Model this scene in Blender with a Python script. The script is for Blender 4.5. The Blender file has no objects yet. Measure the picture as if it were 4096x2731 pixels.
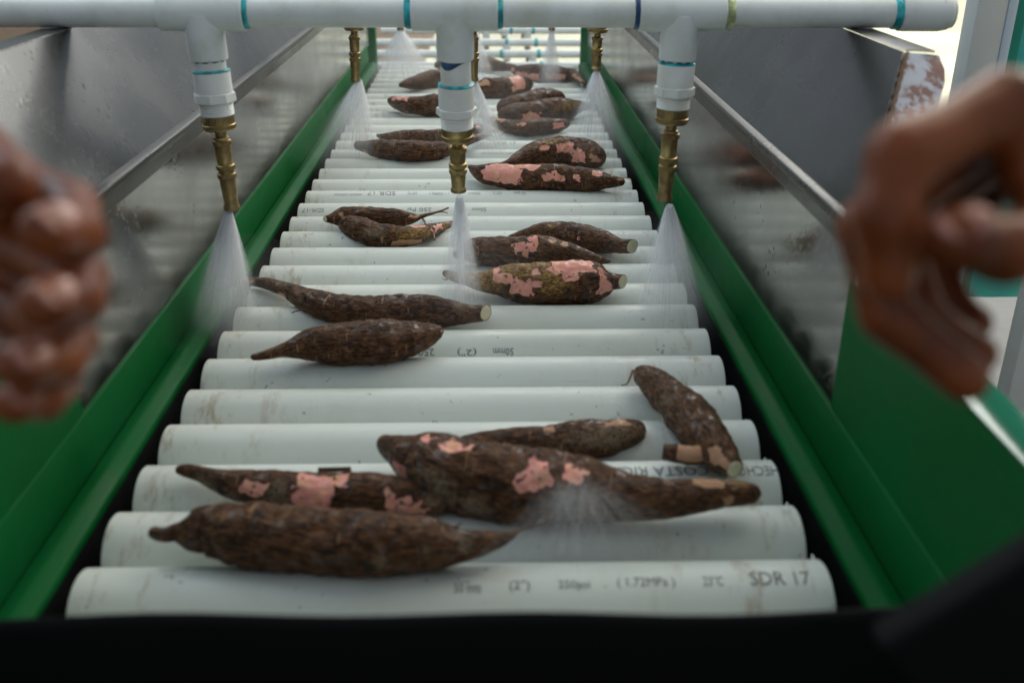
import bpy, bmesh, math, random
import numpy as np
from mathutils import Vector, Matrix, noise as mn

# ------------------------------------------------------------------ camera, world, lights, exposure
scene = bpy.context.scene
COL = scene.collection
random.seed(7)
rng = np.random.default_rng(7)
CAM_POS = Vector((0.0229, -0.5237, 0.430))
PITCH, YAW, ROLL = 0.4243, 0.0253, 0.0039
fwd = Vector((math.sin(YAW)*math.cos(PITCH), math.cos(YAW)*math.cos(PITCH), -math.sin(PITCH)))
rgt0 = Vector((math.cos(YAW), -math.sin(YAW), 0))
up0 = rgt0.cross(fwd)
rgt = rgt0*math.cos(ROLL) + up0*math.sin(ROLL)
upv = up0*math.cos(ROLL) - rgt0*math.sin(ROLL)
cam_data = bpy.data.cameras.new('camera')
cam = bpy.data.objects.new('camera', cam_data)
COL.objects.link(cam)
m = Matrix((rgt, upv, -fwd)).transposed().to_4x4()
m.translation = CAM_POS
cam.matrix_world = m
cam_data.sensor_width = 36.0
cam_data.lens = 35.0
cam_data.clip_start = 0.02
cam_data.clip_end = 200
cam_data.dof.use_dof = True
cam_data.dof.focus_distance = 1.26
cam_data.dof.aperture_fstop = 5.6
scene.camera = cam

world = bpy.data.worlds.new('World')
scene.world = world
world.use_nodes = True
bg = world.node_tree.nodes['Background']
bg.inputs[0].default_value = (0.80, 0.90, 1.0, 1)
bg.inputs[1].default_value = 0.38

def area_light(name, loc, target, sx, sy, power, col):
    d = bpy.data.lights.new(name, 'AREA')
    d.shape = 'RECTANGLE'; d.size = sx; d.size_y = sy; d.energy = power; d.color = col
    o = bpy.data.objects.new(name, d); COL.objects.link(o)
    o.location = loc
    o.rotation_euler = (Vector(target)-Vector(loc)).to_track_quat('-Z', 'Y').to_euler()
    return o
area_light('open_side_light', (-1.4, 1.2, 1.9), (0, 1.0, 0), 1.6, 2.2, 20, (0.74, 0.90, 1.0))
area_light('opposite_side_light', (1.5, 1.0, 1.8), (0, 0.8, 0), 1.4, 2.4, 20, (1.0, 0.90, 0.68))
area_light('yard_daylight', (4.0, 8.5, 4.5), (3.0, 9.5, -0.75), 9, 9, 1250, (1.0, 0.98, 0.92))

scene.view_settings.view_transform = 'Standard'
scene.view_settings.look = 'None'
scene.view_settings.gamma = 1.0
scene.view_settings.exposure = 0.14
scene.view_settings.use_curve_mapping = False
scene.render.engine = 'CYCLES'
scene.cycles.use_denoising = True
scene.cycles.max_bounces = 7
scene.cycles.use_adaptive_sampling = True
scene.cycles.adaptive_threshold = 0.03
scene.cycles.transparent_max_bounces = 48
scene.cycles.sample_clamp_indirect = 4.0
scene.cycles.caustics_reflective = False
scene.cycles.caustics_refractive = False

# ------------------------------------------------------------------ helpers
def link_mesh(name, me, mat=None, parent=None, smooth=True):
    if mat is not None:
        me.materials.clear(); me.materials.append(mat)
    if smooth:
        me.polygons.foreach_set('use_smooth', [True]*len(me.polygons))
    o = bpy.data.objects.new(name, me)
    COL.objects.link(o)
    if parent is not None:
        o.parent = parent
    return o

def mesh_from(name, verts, faces):
    me = bpy.data.meshes.new(name)
    me.from_pydata([tuple(v) for v in verts], [], [tuple(f) for f in faces])
    me.update()
    return me

def build(name, verts, faces, mat, parent=None, smooth=True):
    return link_mesh(name, mesh_from(name, verts, faces), mat, parent, smooth)

def sharp(o, deg=35):
    me = o.data
    bm = bmesh.new(); bm.from_mesh(me)
    for e in bm.edges:
        if len(e.link_faces) == 2 and e.calc_face_angle(0) > math.radians(deg):
            e.smooth = False
    bm.to_mesh(me); bm.free()
    return o

def tag(o, label=None, cat=None, group=None, kind=None):
    if label: o['label'] = label
    if cat: o['category'] = cat
    if group: o['group'] = group
    if kind: o['kind'] = kind
    return o

def empty(name, loc=(0, 0, 0)):
    o = bpy.data.objects.new(name, None)
    o.empty_display_size = 0.05
    o.location = loc
    COL.objects.link(o)
    return o

def bevel_box(name, lo, hi, mat, parent=None, bev=0.002, segs=2, xf=None):
    bm = bmesh.new()
    bmesh.ops.create_cube(bm, size=1)
    c = [(a+b)/2 for a, b in zip(lo, hi)]; d = [b-a for a, b in zip(lo, hi)]
    for v in bm.verts:
        v.co = Vector((c[0]+v.co.x*d[0], c[1]+v.co.y*d[1], c[2]+v.co.z*d[2]))
    if bev > 0:
        bmesh.ops.bevel(bm, geom=list(bm.edges), offset=min(bev, min(d)*0.45), segments=segs, affect='EDGES', profile=0.5)
    if xf is not None:
        bm.transform(xf)
    me = bpy.data.meshes.new(name); bm.to_mesh(me); bm.free()
    return sharp(link_mesh(name, me, mat, parent))

def lathe_mesh(name, prof, n=48, axis='Z', origin=(0, 0, 0), rot=None, wob=None, cap=True):
    """prof: list of (radius, height); revolve about an axis."""
    V = []; F = []
    for i, (r, h) in enumerate(prof):
        for k in range(n):
            a = 2*math.pi*k/n
            rr = r*(wob(i, k) if wob else 1)
            p = Vector((rr*math.cos(a), rr*math.sin(a), h))
            if axis == 'X': p = Vector((p.z, p.x, p.y))
            if rot is not None: p = rot @ p
            V.append(p + Vector(origin))
    for i in range(len(prof)-1):
        for k in range(n):
            a, b = i*n+k, i*n+(k+1) % n
            F.append((a, b, b+n, a+n))
    if cap:
        F.append(tuple(range(n-1, -1, -1)))
        F.append(tuple((len(prof)-1)*n+k for k in range(n)))
    return mesh_from(name, V, F)

def lathe(name, prof, mat, parent=None, deg=30, **kw):
    return sharp(link_mesh(name, lathe_mesh(name, prof, **kw), mat, parent), deg)

def extrude_profile(name, prof, y0, y1, mat, parent=None, closed=True, ny=1, wob=0.0, deg=30):
    """prof: list of (x, z); swept along y."""
    V = []; F = []; n = len(prof)
    for j in range(ny+1):
        y = y0+(y1-y0)*j/ny
        for (x, z) in prof:
            w = wob*mn.noise(Vector((y*3, x*10, z*10)))
            V.append((x+w, y, z+w*0.6))
    for j in range(ny):
        for k in range(n if closed else n-1):
            a, b = j*n+k, j*n+(k+1) % n
            F.append((a, a+n, b+n, b))
    if closed:
        F.append(tuple(range(n))); F.append(tuple(ny*n+k for k in range(n-1, -1, -1)))
    o = build(name, V, F, mat, parent)
    bm = bmesh.new(); bm.from_mesh(o.data); bmesh.ops.recalc_face_normals(bm, faces=bm.faces); bm.to_mesh(o.data); bm.free()
    return sharp(o, deg)

def round_profile(pts, rad, segs=4):
    out = []; n = len(pts)
    for i in range(n):
        p = Vector(pts[i]); a = Vector(pts[i-1]); b = Vector(pts[(i+1) % n])
        u = (a-p); w = (b-p); d = min(rad, u.length*0.45, w.length*0.45)
        s = p+u.normalized()*d; e = p+w.normalized()*d
        for k in range(segs+1):
            t = k/segs
            out.append(tuple((1-t)**2*s+2*t*(1-t)*p+t*t*e))
    return out

def catmull(P, t):
    n = len(P)-1
    x = min(max(t, 0), 1)*n; i = min(int(x), n-1); f_ = x-i
    p0, p1, p2, p3 = P[max(i-1, 0)], P[i], P[i+1], P[min(i+2, n)]
    return 0.5*((2*p1)+(-p0+p2)*f_+(2*p0-5*p1+4*p2-p3)*f_**2+(-p0+3*p1-3*p2+p3)*f_**3)

def tube(name, pts, rad, mat, parent=None, n=8):
    """a tapered tube through points; rad: list of radii."""
    pts = [Vector(p) for p in pts]; V = []; F = []
    for i, p in enumerate(pts):
        t = (pts[min(i+1, len(pts)-1)]-pts[max(i-1, 0)]).normalized()
        ref = Vector((0, 0, 1)) if abs(t.z) < 0.9 else Vector((1, 0, 0))
        b = t.cross(ref).normalized(); nn = b.cross(t)
        for k in range(n):
            a = 2*math.pi*k/n
            V.append(p+(nn*math.cos(a)+b*math.sin(a))*rad[i])
    for i in range(len(pts)-1):
        for k in range(n):
            a, b = i*n+k, i*n+(k+1) % n
            F.append((a, b, b+n, a+n))
    F.append(tuple(range(n-1, -1, -1))); F.append(tuple((len(pts)-1)*n+k for k in range(n)))
    return build(name, V, F, mat, parent)

# ------------------------------------------------------------------ materials
class NT:
    def __init__(s, name):
        s.mat = bpy.data.materials.new(name); s.mat.use_nodes = True
        s.t = s.mat.node_tree; s.n = s.t.nodes; s.l = s.t.links
        s.bsdf = s.n['Principled BSDF']; s.out = s.n['Material Output']
    def add(s, typ, ins=None, **props):
        nd = s.n.new(typ)
        for k, v in props.items(): setattr(nd, k, v)
        for k, v in (ins or {}).items(): s.put(nd.inputs[k], v)
        return nd
    def put(s, sock, v):
        if isinstance(v, bpy.types.NodeSocket): s.l.new(v, sock)
        elif isinstance(v, bpy.types.Node): s.l.new(v.outputs[0], sock)
        else: sock.default_value = v
    def math(s, op, a, b=None, c=None, clamp=False):
        nd = s.n.new('ShaderNodeMath'); nd.operation = op; nd.use_clamp = clamp
        for i, v in enumerate((a, b, c)):
            if v is not None: s.put(nd.inputs[i], v)
        return nd.outputs[0]
    def vmul(s, v, sc):
        nd = s.n.new('ShaderNodeVectorMath'); nd.operation = 'MULTIPLY'
        s.put(nd.inputs[0], v); nd.inputs[1].default_value = sc
        return nd.outputs[0]
    def noise(s, vec, scale=1.0, detail=4, rough=0.55, dist=0.0):
        nd = s.add('ShaderNodeTexNoise', {'Vector': vec, 'Scale': scale, 'Detail': detail, 'Roughness': rough, 'Distortion': dist})
        return nd.outputs['Fac']
    def ramp(s, fac, lo, hi, a=0.0, b=1.0, smooth=True):
        nd = s.n.new('ShaderNodeMapRange'); nd.interpolation_type = 'SMOOTHSTEP' if smooth else 'LINEAR'
        for k, v in (('Value', fac), ('From Min', lo), ('From Max', hi), ('To Min', a), ('To Max', b)): s.put(nd.inputs[k], v)
        return nd.outputs[0]
    def mix(s, fac, a, b):
        nd = s.n.new('ShaderNodeMix'); nd.data_type = 'RGBA'
        s.put(nd.inputs[0], fac)
        for i, v in ((6, a), (7, b)):
            if isinstance(v, tuple): v = (*v[:3], 1)
            s.put(nd.inputs[i], v)
        return nd.outputs[2]
    def coords(s): return s.n.new('ShaderNodeTexCoord').outputs['Object']
    def bump(s, h, strength=0.3, dist=0.001):
        nd = s.add('ShaderNodeBump', {'Height': h, 'Strength': strength, 'Distance': dist})
        s.l.new(nd.outputs[0], s.bsdf.inputs['Normal'])
    def set(s, **kw):
        names = {'color': 'Base Color', 'rough': 'Roughness', 'metal': 'Metallic', 'spec': 'Specular IOR Level', 'coat': 'Coat Weight',
                 'coat_rough': 'Coat Roughness', 'sss': 'Subsurface Weight', 'alpha': 'Alpha'}
        for k, v in kw.items():
            if k == 'color' and isinstance(v, tuple): v = (*v[:3], 1)
            s.put(s.bsdf.inputs[names[k]], v)
        return s.mat

def mat_roller():
    g = NT('wet white plastic pipe'); co = g.coords()
    rnd = g.n.new('ShaderNodeObjectInfo').outputs['Random']
    off = g.add('ShaderNodeCombineXYZ', {'X': g.math('MULTIPLY', rnd, 37.0), 'Y': g.math('MULTIPLY', rnd, 11.0)})
    v = g.add('ShaderNodeVectorMath', {0: co, 1: off}, operation='ADD').outputs[0]
    big = g.noise(g.vmul(v, (4, 9, 9)), 1, 3)
    col = g.mix(big, (0.60, 0.645, 0.615), (0.72, 0.75, 0.70))
    col = g.mix(g.math('MULTIPLY', rnd, 0.35), col, (0.66, 0.67, 0.59))
    # brown water stains towards the worn pipe ends, long streaks along the pipe
    ax = g.math('ABSOLUTE', g.add('ShaderNodeSeparateXYZ', {0: co}).outputs[0])
    endm = g.ramp(ax, 0.08, 0.245)
    st = g.ramp(g.noise(g.vmul(v, (60, 22, 22)), 1, 5, 0.7), 0.52, 0.72)
    col = g.mix(g.math('MULTIPLY', g.math('MULTIPLY', st, endm), 0.75), col, (0.34, 0.24, 0.12))
    lo = g.ramp(g.noise(g.vmul(v, (7, 160, 160)), 1, 3, 0.6), 0.66, 0.78)
    col = g.mix(g.math('MULTIPLY', lo, 0.4), col, (0.46, 0.36, 0.22))
    # dirt specks
    wv = g.add('ShaderNodeVectorMath', {0: v, 1: g.add('ShaderNodeVectorMath', {0: g.add('ShaderNodeTexNoise', {'Vector': v, 'Scale': 210.0}).outputs['Color'], 1: (0.012, 0.012, 0.012)}, operation='MULTIPLY').outputs[0]}, operation='ADD').outputs[0]
    vo = g.add('ShaderNodeTexVoronoi', {'Vector': wv, 'Scale': 95.0}, feature='F1')
    size = g.ramp(g.noise(v, 26, 2), 0.44, 0.75, 0.0, 0.20)
    sp = g.math('LESS_THAN', vo.outputs['Distance'], size)
    col = g.mix(g.math('MULTIPLY', sp, 0.7), col, (0.13, 0.11, 0.08))
    mid = g.ramp(g.noise(v, 11, 5, 0.65), 0.5, 0.8)
    col = g.mix(g.math('MULTIPLY', mid, 0.35), col, (0.50, 0.48, 0.39))
    g.set(color=col, rough=g.ramp(g.noise(v, 30, 4), 0.3, 0.7, 0.30, 0.55), spec=0.30)
    vd = g.add('ShaderNodeTexVoronoi', {'Vector': v, 'Scale': 190.0}, feature='SMOOTH_F1').outputs['Distance']
    dr = g.math('MULTIPLY', g.ramp(vd, 0.30, 0.04), g.ramp(g.noise(v, 16, 3), 0.50, 0.64))
    g.bump(g.math('ADD', g.math('MULTIPLY', g.noise(g.vmul(v, (120, 300, 300)), 1, 3), 0.4), dr), 0.30, 0.0008)
    return g.mat

def mat_fitting(name, c=(0.82, 0.86, 0.86)):
    g = NT(name); co = g.coords()
    col = g.mix(g.ramp(g.noise(co, 22, 5, 0.6), 0.4, 0.75), c, (c[0]*0.82, c[1]*0.82, c[2]*0.76))
    sp = g.ramp(g.noise(co, 130, 3, 0.6), 0.70, 0.78)
    col = g.mix(g.math('MULTIPLY', sp, 0.35), col, (0.3, 0.27, 0.2))
    g.set(color=col, rough=0.38, spec=0.45)
    g.bump(g.noise(co, 160, 3), 0.10, 0.0006)
    return g.mat

def mat_glue(name, c):
    g = NT(name); co = g.coords()
    col = g.mix(g.ramp(g.noise(co, 90, 3), 0.4, 0.7), c, tuple(min(1, x*2.4+0.04) for x in c))
    g.set(color=col, rough=0.35)
    return g.mat

def mat_brass():
    g = NT('tarnished brass'); co = g.coords()
    n = g.noise(co, 60, 5, 0.65)
    col = g.mix(g.ramp(n, 0.35, 0.7), (0.52, 0.39, 0.19), (0.25, 0.17, 0.08))
    g.set(color=col, metal=1.0, rough=g.ramp(n, 0.3, 0.7, 0.28, 0.5))
    g.bump(g.noise(co, 220, 3), 0.25, 0.0004)
    return g.mat

def mat_green(name, c=(0.0016, 0.088, 0.0175)):
    g = NT(name); co = g.coords()
    n = g.noise(co, 9, 5, 0.6)
    col = g.mix(g.ramp(n, 0.3, 0.75), c, (c[0]*1.9, c[1]*1.25, c[2]*1.5))
    chip = g.ramp(g.noise(co, 70, 6, 0.7), 0.70, 0.76)
    col = g.mix(g.math('MULTIPLY', chip, 0.6), col, (0.04, 0.05, 0.03))
    dust = g.ramp(g.noise(g.vmul(co, (80, 14, 80)), 1, 4, 0.7), 0.55, 0.85)
    col = g.mix(g.math('MULTIPLY', dust, 0.12), col, (0.10, 0.24, 0.12))
    g.set(color=col, rough=g.ramp(n, 0.3, 0.7, 0.42, 0.62), spec=0.09)
    g.bump(g.noise(co, 60, 4), 0.15, 0.0015)
    return g.mat

def mat_steel(name, base=(0.36, 0.345, 0.32), rough=0.11):
    g = NT(name); co = g.coords()
    big = g.noise(co, 5, 5, 0.6)
    col = g.mix(g.ramp(big, 0.3, 0.75), base, tuple(x*0.72 for x in base))
    # dried mineral haze and dark dirt specks stuck to the sheet
    haze = g.ramp(g.noise(co, 8, 6, 0.7), 0.55, 0.8)
    col = g.mix(g.math('MULTIPLY', haze, 0.3), col, (0.19, 0.20, 0.205))
    vo = g.add('ShaderNodeTexVoronoi', {'Vector': g.vmul(co, (1, 1, 0.55)), 'Scale': 140.0}, feature='F1').outputs['Distance']
    dens = g.ramp(g.noise(co, 9, 3), 0.42, 0.72, 0.0, 0.25)
    sp = g.math('LESS_THAN', vo, dens)
    col = g.mix(g.math('MULTIPLY', sp, 0.85), col, (0.035, 0.028, 0.02))
    rg = g.math('ADD', g.ramp(big, 0.3, 0.75, rough, rough+0.14), g.math('MULTIPLY', sp, 0.3))
    g.set(color=col, metal=g.math('SUBTRACT', 1.0, g.math('MULTIPLY', g.math('ADD', sp, g.math('MULTIPLY', haze, 0.25), clamp=True), 0.85)), rough=rg)
    # drops of water clinging to the sheet
    vd = g.add('ShaderNodeTexVoronoi', {'Vector': g.vmul(co, (1, 1, 0.7)), 'Scale': 210.0}, feature='SMOOTH_F1').outputs['Distance']
    drop = g.math('MULTIPLY', g.ramp(vd, 0.34, 0.05), g.ramp(g.noise(co, 12, 3), 0.5, 0.66))
    h = g.math('ADD', g.math('MULTIPLY', drop, 1.0), g.math('MULTIPLY', g.noise(g.vmul(co, (14, 14, 60)), 1, 4), 0.35))
    g.bump(h, 0.16, 0.0010)
    return g.mat

def mat_rust():
    g = NT('rusted painted steel'); co = g.coords()
    n = g.noise(co, 55, 7, 0.65)
    col = g.mix(g.ramp(n, 0.455, 0.54), (0.50, 0.53, 0.63), (0.22, 0.10, 0.085))
    g.set(color=col, rough=0.55)
    g.bump(n, 0.4, 0.001)
    return g.mat

def mat_simple(name, c, rough=0.5, var=0.25, scale=12, metal=0.0, spec=0.4):
    g = NT(name); co = g.coords()
    n = g.noise(co, scale, 5, 0.6)
    col = g.mix(g.ramp(n, 0.3, 0.75), c, tuple(x*(1-var) for x in c))
    g.set(color=col, rough=rough, metal=metal, spec=spec)
    g.bump(g.noise(co, scale*9, 3), 0.12, 0.001)
    return g.mat

def mat_root():
    g = NT('cassava bark and peeled skin')
    suv = g.add('ShaderNodeAttribute', attribute_name='suv').outputs['Vector']
    rnd = g.n.new('ShaderNodeObjectInfo').outputs['Random']
    off = g.add('ShaderNodeCombineXYZ', {'X': g.math('MULTIPLY', rnd, 913.0), 'Y': g.math('MULTIPLY', rnd, 377.0), 'Z': g.math('MULTIPLY', rnd, 71.0)})
    v = g.add('ShaderNodeVectorMath', {0: suv, 1: off}, operation='ADD').outputs[0]
    fib = g.noise(g.vmul(v, (0.13, 0.46, 0.46)), 1, 4, 0.62, 0.8)
    bl = g.noise(v, 0.07, 4, 0.6)
    fine = g.noise(v, 0.9, 4, 0.7)
    col = g.mix(g.ramp(fib, 0.40, 0.58), (0.021, 0.0085, 0.0042), (0.130, 0.052, 0.019))
    col = g.mix(g.math('MULTIPLY', g.ramp(fib, 0.56, 0.70), 0.6), col, (0.31, 0.14, 0.055))
    col = g.mix(g.math('MULTIPLY', g.ramp(bl, 0.5, 0.72), 0.5), col, (0.17, 0.088, 0.04))
    col = g.mix(g.math('MULTIPLY', g.ramp(bl, 0.46, 0.28), 0.75), col, (0.018, 0.010, 0.006))
    col = g.mix(g.math('MULTIPLY', g.ramp(fine, 0.62, 0.78), 0.5), col, (0.16, 0.10, 0.06))
    # pale corky rings that run across the root
    ring = g.math('MULTIPLY', g.ramp(g.noise(g.vmul(v, (0.42, 0.035, 0.035)), 1, 1.5, 0.4), 0.675, 0.70), g.ramp(g.noise(v, 0.10, 2), 0.42, 0.55))
    col = g.mix(g.math('MULTIPLY', ring, 0.75), col, (0.36, 0.20, 0.10))
    def at(n): return g.add('ShaderNodeAttribute', attribute_name=n).outputs['Fac']
    jit = g.math('MULTIPLY', g.math('SUBTRACT', g.noise(v, 0.55, 4, 0.65), 0.5), 3.4)
    mott = g.math('MULTIPLY', g.math('SUBTRACT', g.noise(v, 0.28, 6, 0.72), 0.5), 16.0)
    grey = g.math('MULTIPLY', g.ramp(g.math('ADD', at('grey'), g.math('MULTIPLY', mott, 1.3)), -3.5, 4.5), g.ramp(g.noise(v, 0.5, 5, 0.7), 0.36, 0.58))
    col = g.mix(g.math('MULTIPLY', grey, 0.8), col, g.mix(fine, (0.13, 0.09, 0.05), (0.42, 0.34, 0.225)))
    gold = g.math('MULTIPLY', g.ramp(g.math('ADD', at('gold'), g.math('MULTIPLY', mott, 1.2)), -3.5, 4.0), g.ramp(g.noise(v, 0.42, 5, 0.7), 0.34, 0.56))
    col = g.mix(g.math('MULTIPLY', gold, 0.85), col, g.mix(g.ramp(fib, 0.35, 0.65), (0.14, 0.07, 0.018), (0.56, 0.34, 0.10)))
    pd = g.math('ADD', at('pink'), jit)
    pd = g.math('SUBTRACT', pd, g.math('MULTIPLY', g.ramp(g.noise(v, 0.20, 3, 0.6), 0.585, 0.66), 7.0))
    pk = g.ramp(pd, -0.3, 0.3)
    pcol = g.mix(g.ramp(g.noise(v, 0.16, 5, 0.6), 0.35, 0.7), (0.82, 0.32, 0.29), (0.70, 0.37, 0.21))
    pcol = g.mix(g.math('MULTIPLY', g.ramp(g.noise(g.vmul(v, (0.6, 0.08, 0.08)), 1, 3), 0.62, 0.72), 0.5), pcol, (0.34, 0.10, 0.08))
    pcol = g.mix(g.math('MULTIPLY', g.ramp(fine, 0.60, 0.74), 0.5), pcol, (0.25, 0.09, 0.055))
    pcol = g.mix(g.math('MULTIPLY', g.ramp(g.noise(v, 0.09, 3), 0.52, 0.68), 0.45), pcol, (0.88, 0.52, 0.43))
    tan = g.ramp(g.math('ADD', at('tan'), jit), -0.25, 0.25)
    col = g.mix(tan, col, g.mix(g.noise(v, 0.4, 4), (0.40, 0.19, 0.09), (0.62, 0.38, 0.24)))
    edge = g.math('MULTIPLY', g.ramp(pd, -1.3, -0.2), 0.65)
    col = g.mix(edge, col, (0.012, 0.008, 0.006))
    col = g.mix(pk, col, pcol)
    rg = g.math('ADD', g.ramp(fib, 0.3, 0.7, 0.52, 0.34), g.math('MULTIPLY', pk, -0.06))
    g.set(color=col, rough=rg, spec=0.18, coat=g.ramp(g.noise(v, 0.11, 4, 0.6), 0.48, 0.66, 0.0, 0.55), coat_rough=0.13)
    h = g.math('ADD', g.math('MULTIPLY', fib, 1.0), g.math('MULTIPLY', fine, 0.5))
    h = g.math('MULTIPLY', h, g.math('SUBTRACT', 1.0, g.math('MULTIPLY', pk, 0.85)))
    g.bump(h, 1.0, 0.0022)
    return g.mat

def mat_flesh():
    g = NT('cut cassava flesh'); co = g.coords()
    r = g.add('ShaderNodeVectorMath', {0: co}, operation='LENGTH').outputs['Value']
    n = g.noise(co, 200, 4)
    col = g.mix(n, (0.62, 0.56, 0.36), (0.72, 0.67, 0.48))
    col = g.mix(g.ramp(n, 0.66, 0.74), col, (0.45, 0.30, 0.15))
    g.set(color=col, rough=0.4)
    g.bump(n, 0.3, 0.0008)
    return g.mat

def mat_skin():
    g = NT('brown human skin'); co = g.coords()
    n = g.noise(co, 40, 5, 0.6)
    col = g.mix(g.ramp(n, 0.3, 0.7), (0.26, 0.066, 0.016), (0.12, 0.027, 0.007))
    g.set(color=col, rough=0.36, spec=0.30, sss=0.05)
    g.bsdf.inputs['Subsurface Radius'].default_value = (0.006, 0.002, 0.001)
    g.bump(g.noise(co, 420, 3), 0.2, 0.0006)
    return g.mat

def mat_spray():
    g = NT('fine water spray')
    d = g.add('ShaderNodeAttribute', attribute_name='dens').outputs['Fac']
    df = g.add('ShaderNodeBsdfDiffuse', {'Color': (0.97, 0.98, 1.0, 1)})
    tl = g.add('ShaderNodeBsdfTranslucent', {'Color': (0.97, 0.98, 1.0, 1)})
    mx = g.add('ShaderNodeMixShader', {0: 0.5, 1: df.outputs[0], 2: tl.outputs[0]})
    tr = g.n.new('ShaderNodeBsdfTransparent')
    fin = g.add('ShaderNodeMixShader', {0: d, 1: tr.outputs[0], 2: mx.outputs[0]})
    g.l.new(fin.outputs[0], g.out.inputs['Surface'])
    g.n.remove(g.bsdf)
    return g.mat

M = dict(roller=mat_roller(), fitting=mat_fitting('white pipe fitting'), adapter=mat_fitting('bright white threaded adapter', (0.86, 0.87, 0.85)),
         teal=mat_glue('teal pipe cement', (0.004, 0.24, 0.27)), blue=mat_glue('blue pipe cement', (0.004, 0.045, 0.13)),
         tape=mat_glue('yellowed pipe cement', (0.34, 0.38, 0.20)),
         brass=mat_brass(), green=mat_green('green painted steel'), steel=mat_steel('wet stainless sheet'),
         steel_up=mat_steel('dull stainless sheet', (0.118, 0.119, 0.118), 0.22), trim=mat_steel('scuffed stainless strip', (0.14, 0.137, 0.13), 0.26),
         rust=mat_rust(), black=mat_simple('black rubber', (0.0035, 0.0035, 0.0038), 0.6, 0.3, 14, spec=0.12),
         chain=mat_simple('dark steel with gap shade', (0.010, 0.011, 0.011), 0.6, 0.5, 30, spec=0.2),  # near-black puts the shade of the roller-end gap into the colour
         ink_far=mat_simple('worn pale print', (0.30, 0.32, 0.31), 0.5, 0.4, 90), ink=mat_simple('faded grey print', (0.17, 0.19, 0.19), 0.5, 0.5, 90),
         root=mat_root(), flesh=mat_flesh(), skin=mat_skin(), nail=mat_simple('fingernail', (0.46, 0.21, 0.16), 0.25, 0.1, 20),
         spray=mat_spray(), rootlet=mat_simple('dry rootlet', (0.16, 0.085, 0.045), 0.6, 0.4, 200),
         bark=mat_simple('curled bark flake', (0.15, 0.07, 0.03), 0.5, 0.5, 200),
         white=mat_simple('white painted post', (0.72, 0.73, 0.70), 0.5, 0.12, 5), bluewhite=mat_simple('pale painted edge', (0.66, 0.76, 0.84), 0.4, 0.08, 5),
         tealp=mat_simple('teal painted steel', (0.015, 0.26, 0.19), 0.4, 0.25, 8), teall=mat_simple('light teal painted sheet', (0.09, 0.60, 0.54), 0.4, 0.12, 6),
         concrete=mat_simple('wet concrete', (0.20, 0.20, 0.19), 0.6, 0.3, 3), yard=mat_simple('sunlit dry yard', (0.55, 0.54, 0.40), 0.8, 0.35, 0.8),
         gloss=mat_simple('glossy green paint', (0.01, 0.12, 0.06), 0.12, 0.2, 8, spec=0.8), bolt=mat_simple('galvanised bolt', (0.5, 0.52, 0.52), 0.35, 0.2, 60, metal=0.8), blue_glint=mat_simple('painted blue grey glint', (0.03, 0.04, 0.065), 0.35, 0.2, 20))  # last colour paints the apron edge's bluish sky glint; nothing uses it

# ------------------------------------------------------------------ ground and floor
def sheet(name, x0, x1, y0, y1, z, mat):
    o = build(name, [(x0, y0, z), (x1, y0, z), (x1, y1, z), (x0, y1, z)], [(0, 1, 2, 3)], mat, smooth=False)
    return tag(o, kind='structure')
sheet('ground', -60, 60, -40, 90, -0.754, M['yard'])
sheet('path', -14, -0.45, -3.0, 22, -0.748, mat_simple('brown trodden earth', (0.17, 0.12, 0.075), 0.9, 0.4, 2))
sheet('floor', -2.6, 2.6, -3.0, 4.4, -0.75, M['concrete'])

# ------------------------------------------------------------------ the washing conveyor
R, PITCHY, HALF = 0.03015, 0.064, 0.2418
conv = empty('washing_conveyor', (0, 1.0, -0.75))
tag(conv, 'green roller conveyor with white plastic pipe rollers between stainless steel walls', 'conveyor')
conv_inv = Matrix.Translation((0, -1.0, 0.75))
def into_conv(o):
    o.parent = conv; o.matrix_parent_inverse = conv_inv
    return o

prof = [(R-0.0040, -HALF+0.02), (R-0.0040, -HALF+0.0006), (R-0.0034, -HALF), (R-0.0009, -HALF), (R, -HALF+0.0009), (R, -0.12), (R, 0), (R, 0.12),
        (R, HALF-0.0009), (R-0.0009, HALF), (R-0.0034, HALF), (R-0.0040, HALF-0.0006), (R-0.0040, HALF-0.02)]
roller_me = lathe_mesh('roller', prof, n=96, axis='X', cap=True)
rollers = {}
for k in range(-2, 33):
    o = link_mesh('roller', roller_me, M['roller'])
    if k == -2: sharp(o, 35)
    o.location = (0.0012*mn.noise(Vector((k*1.7, 3, 0))), k*PITCHY, 0.0006*mn.noise(Vector((k*2.3, 9, 0))))
    into_conv(o); rollers[k] = o

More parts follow.
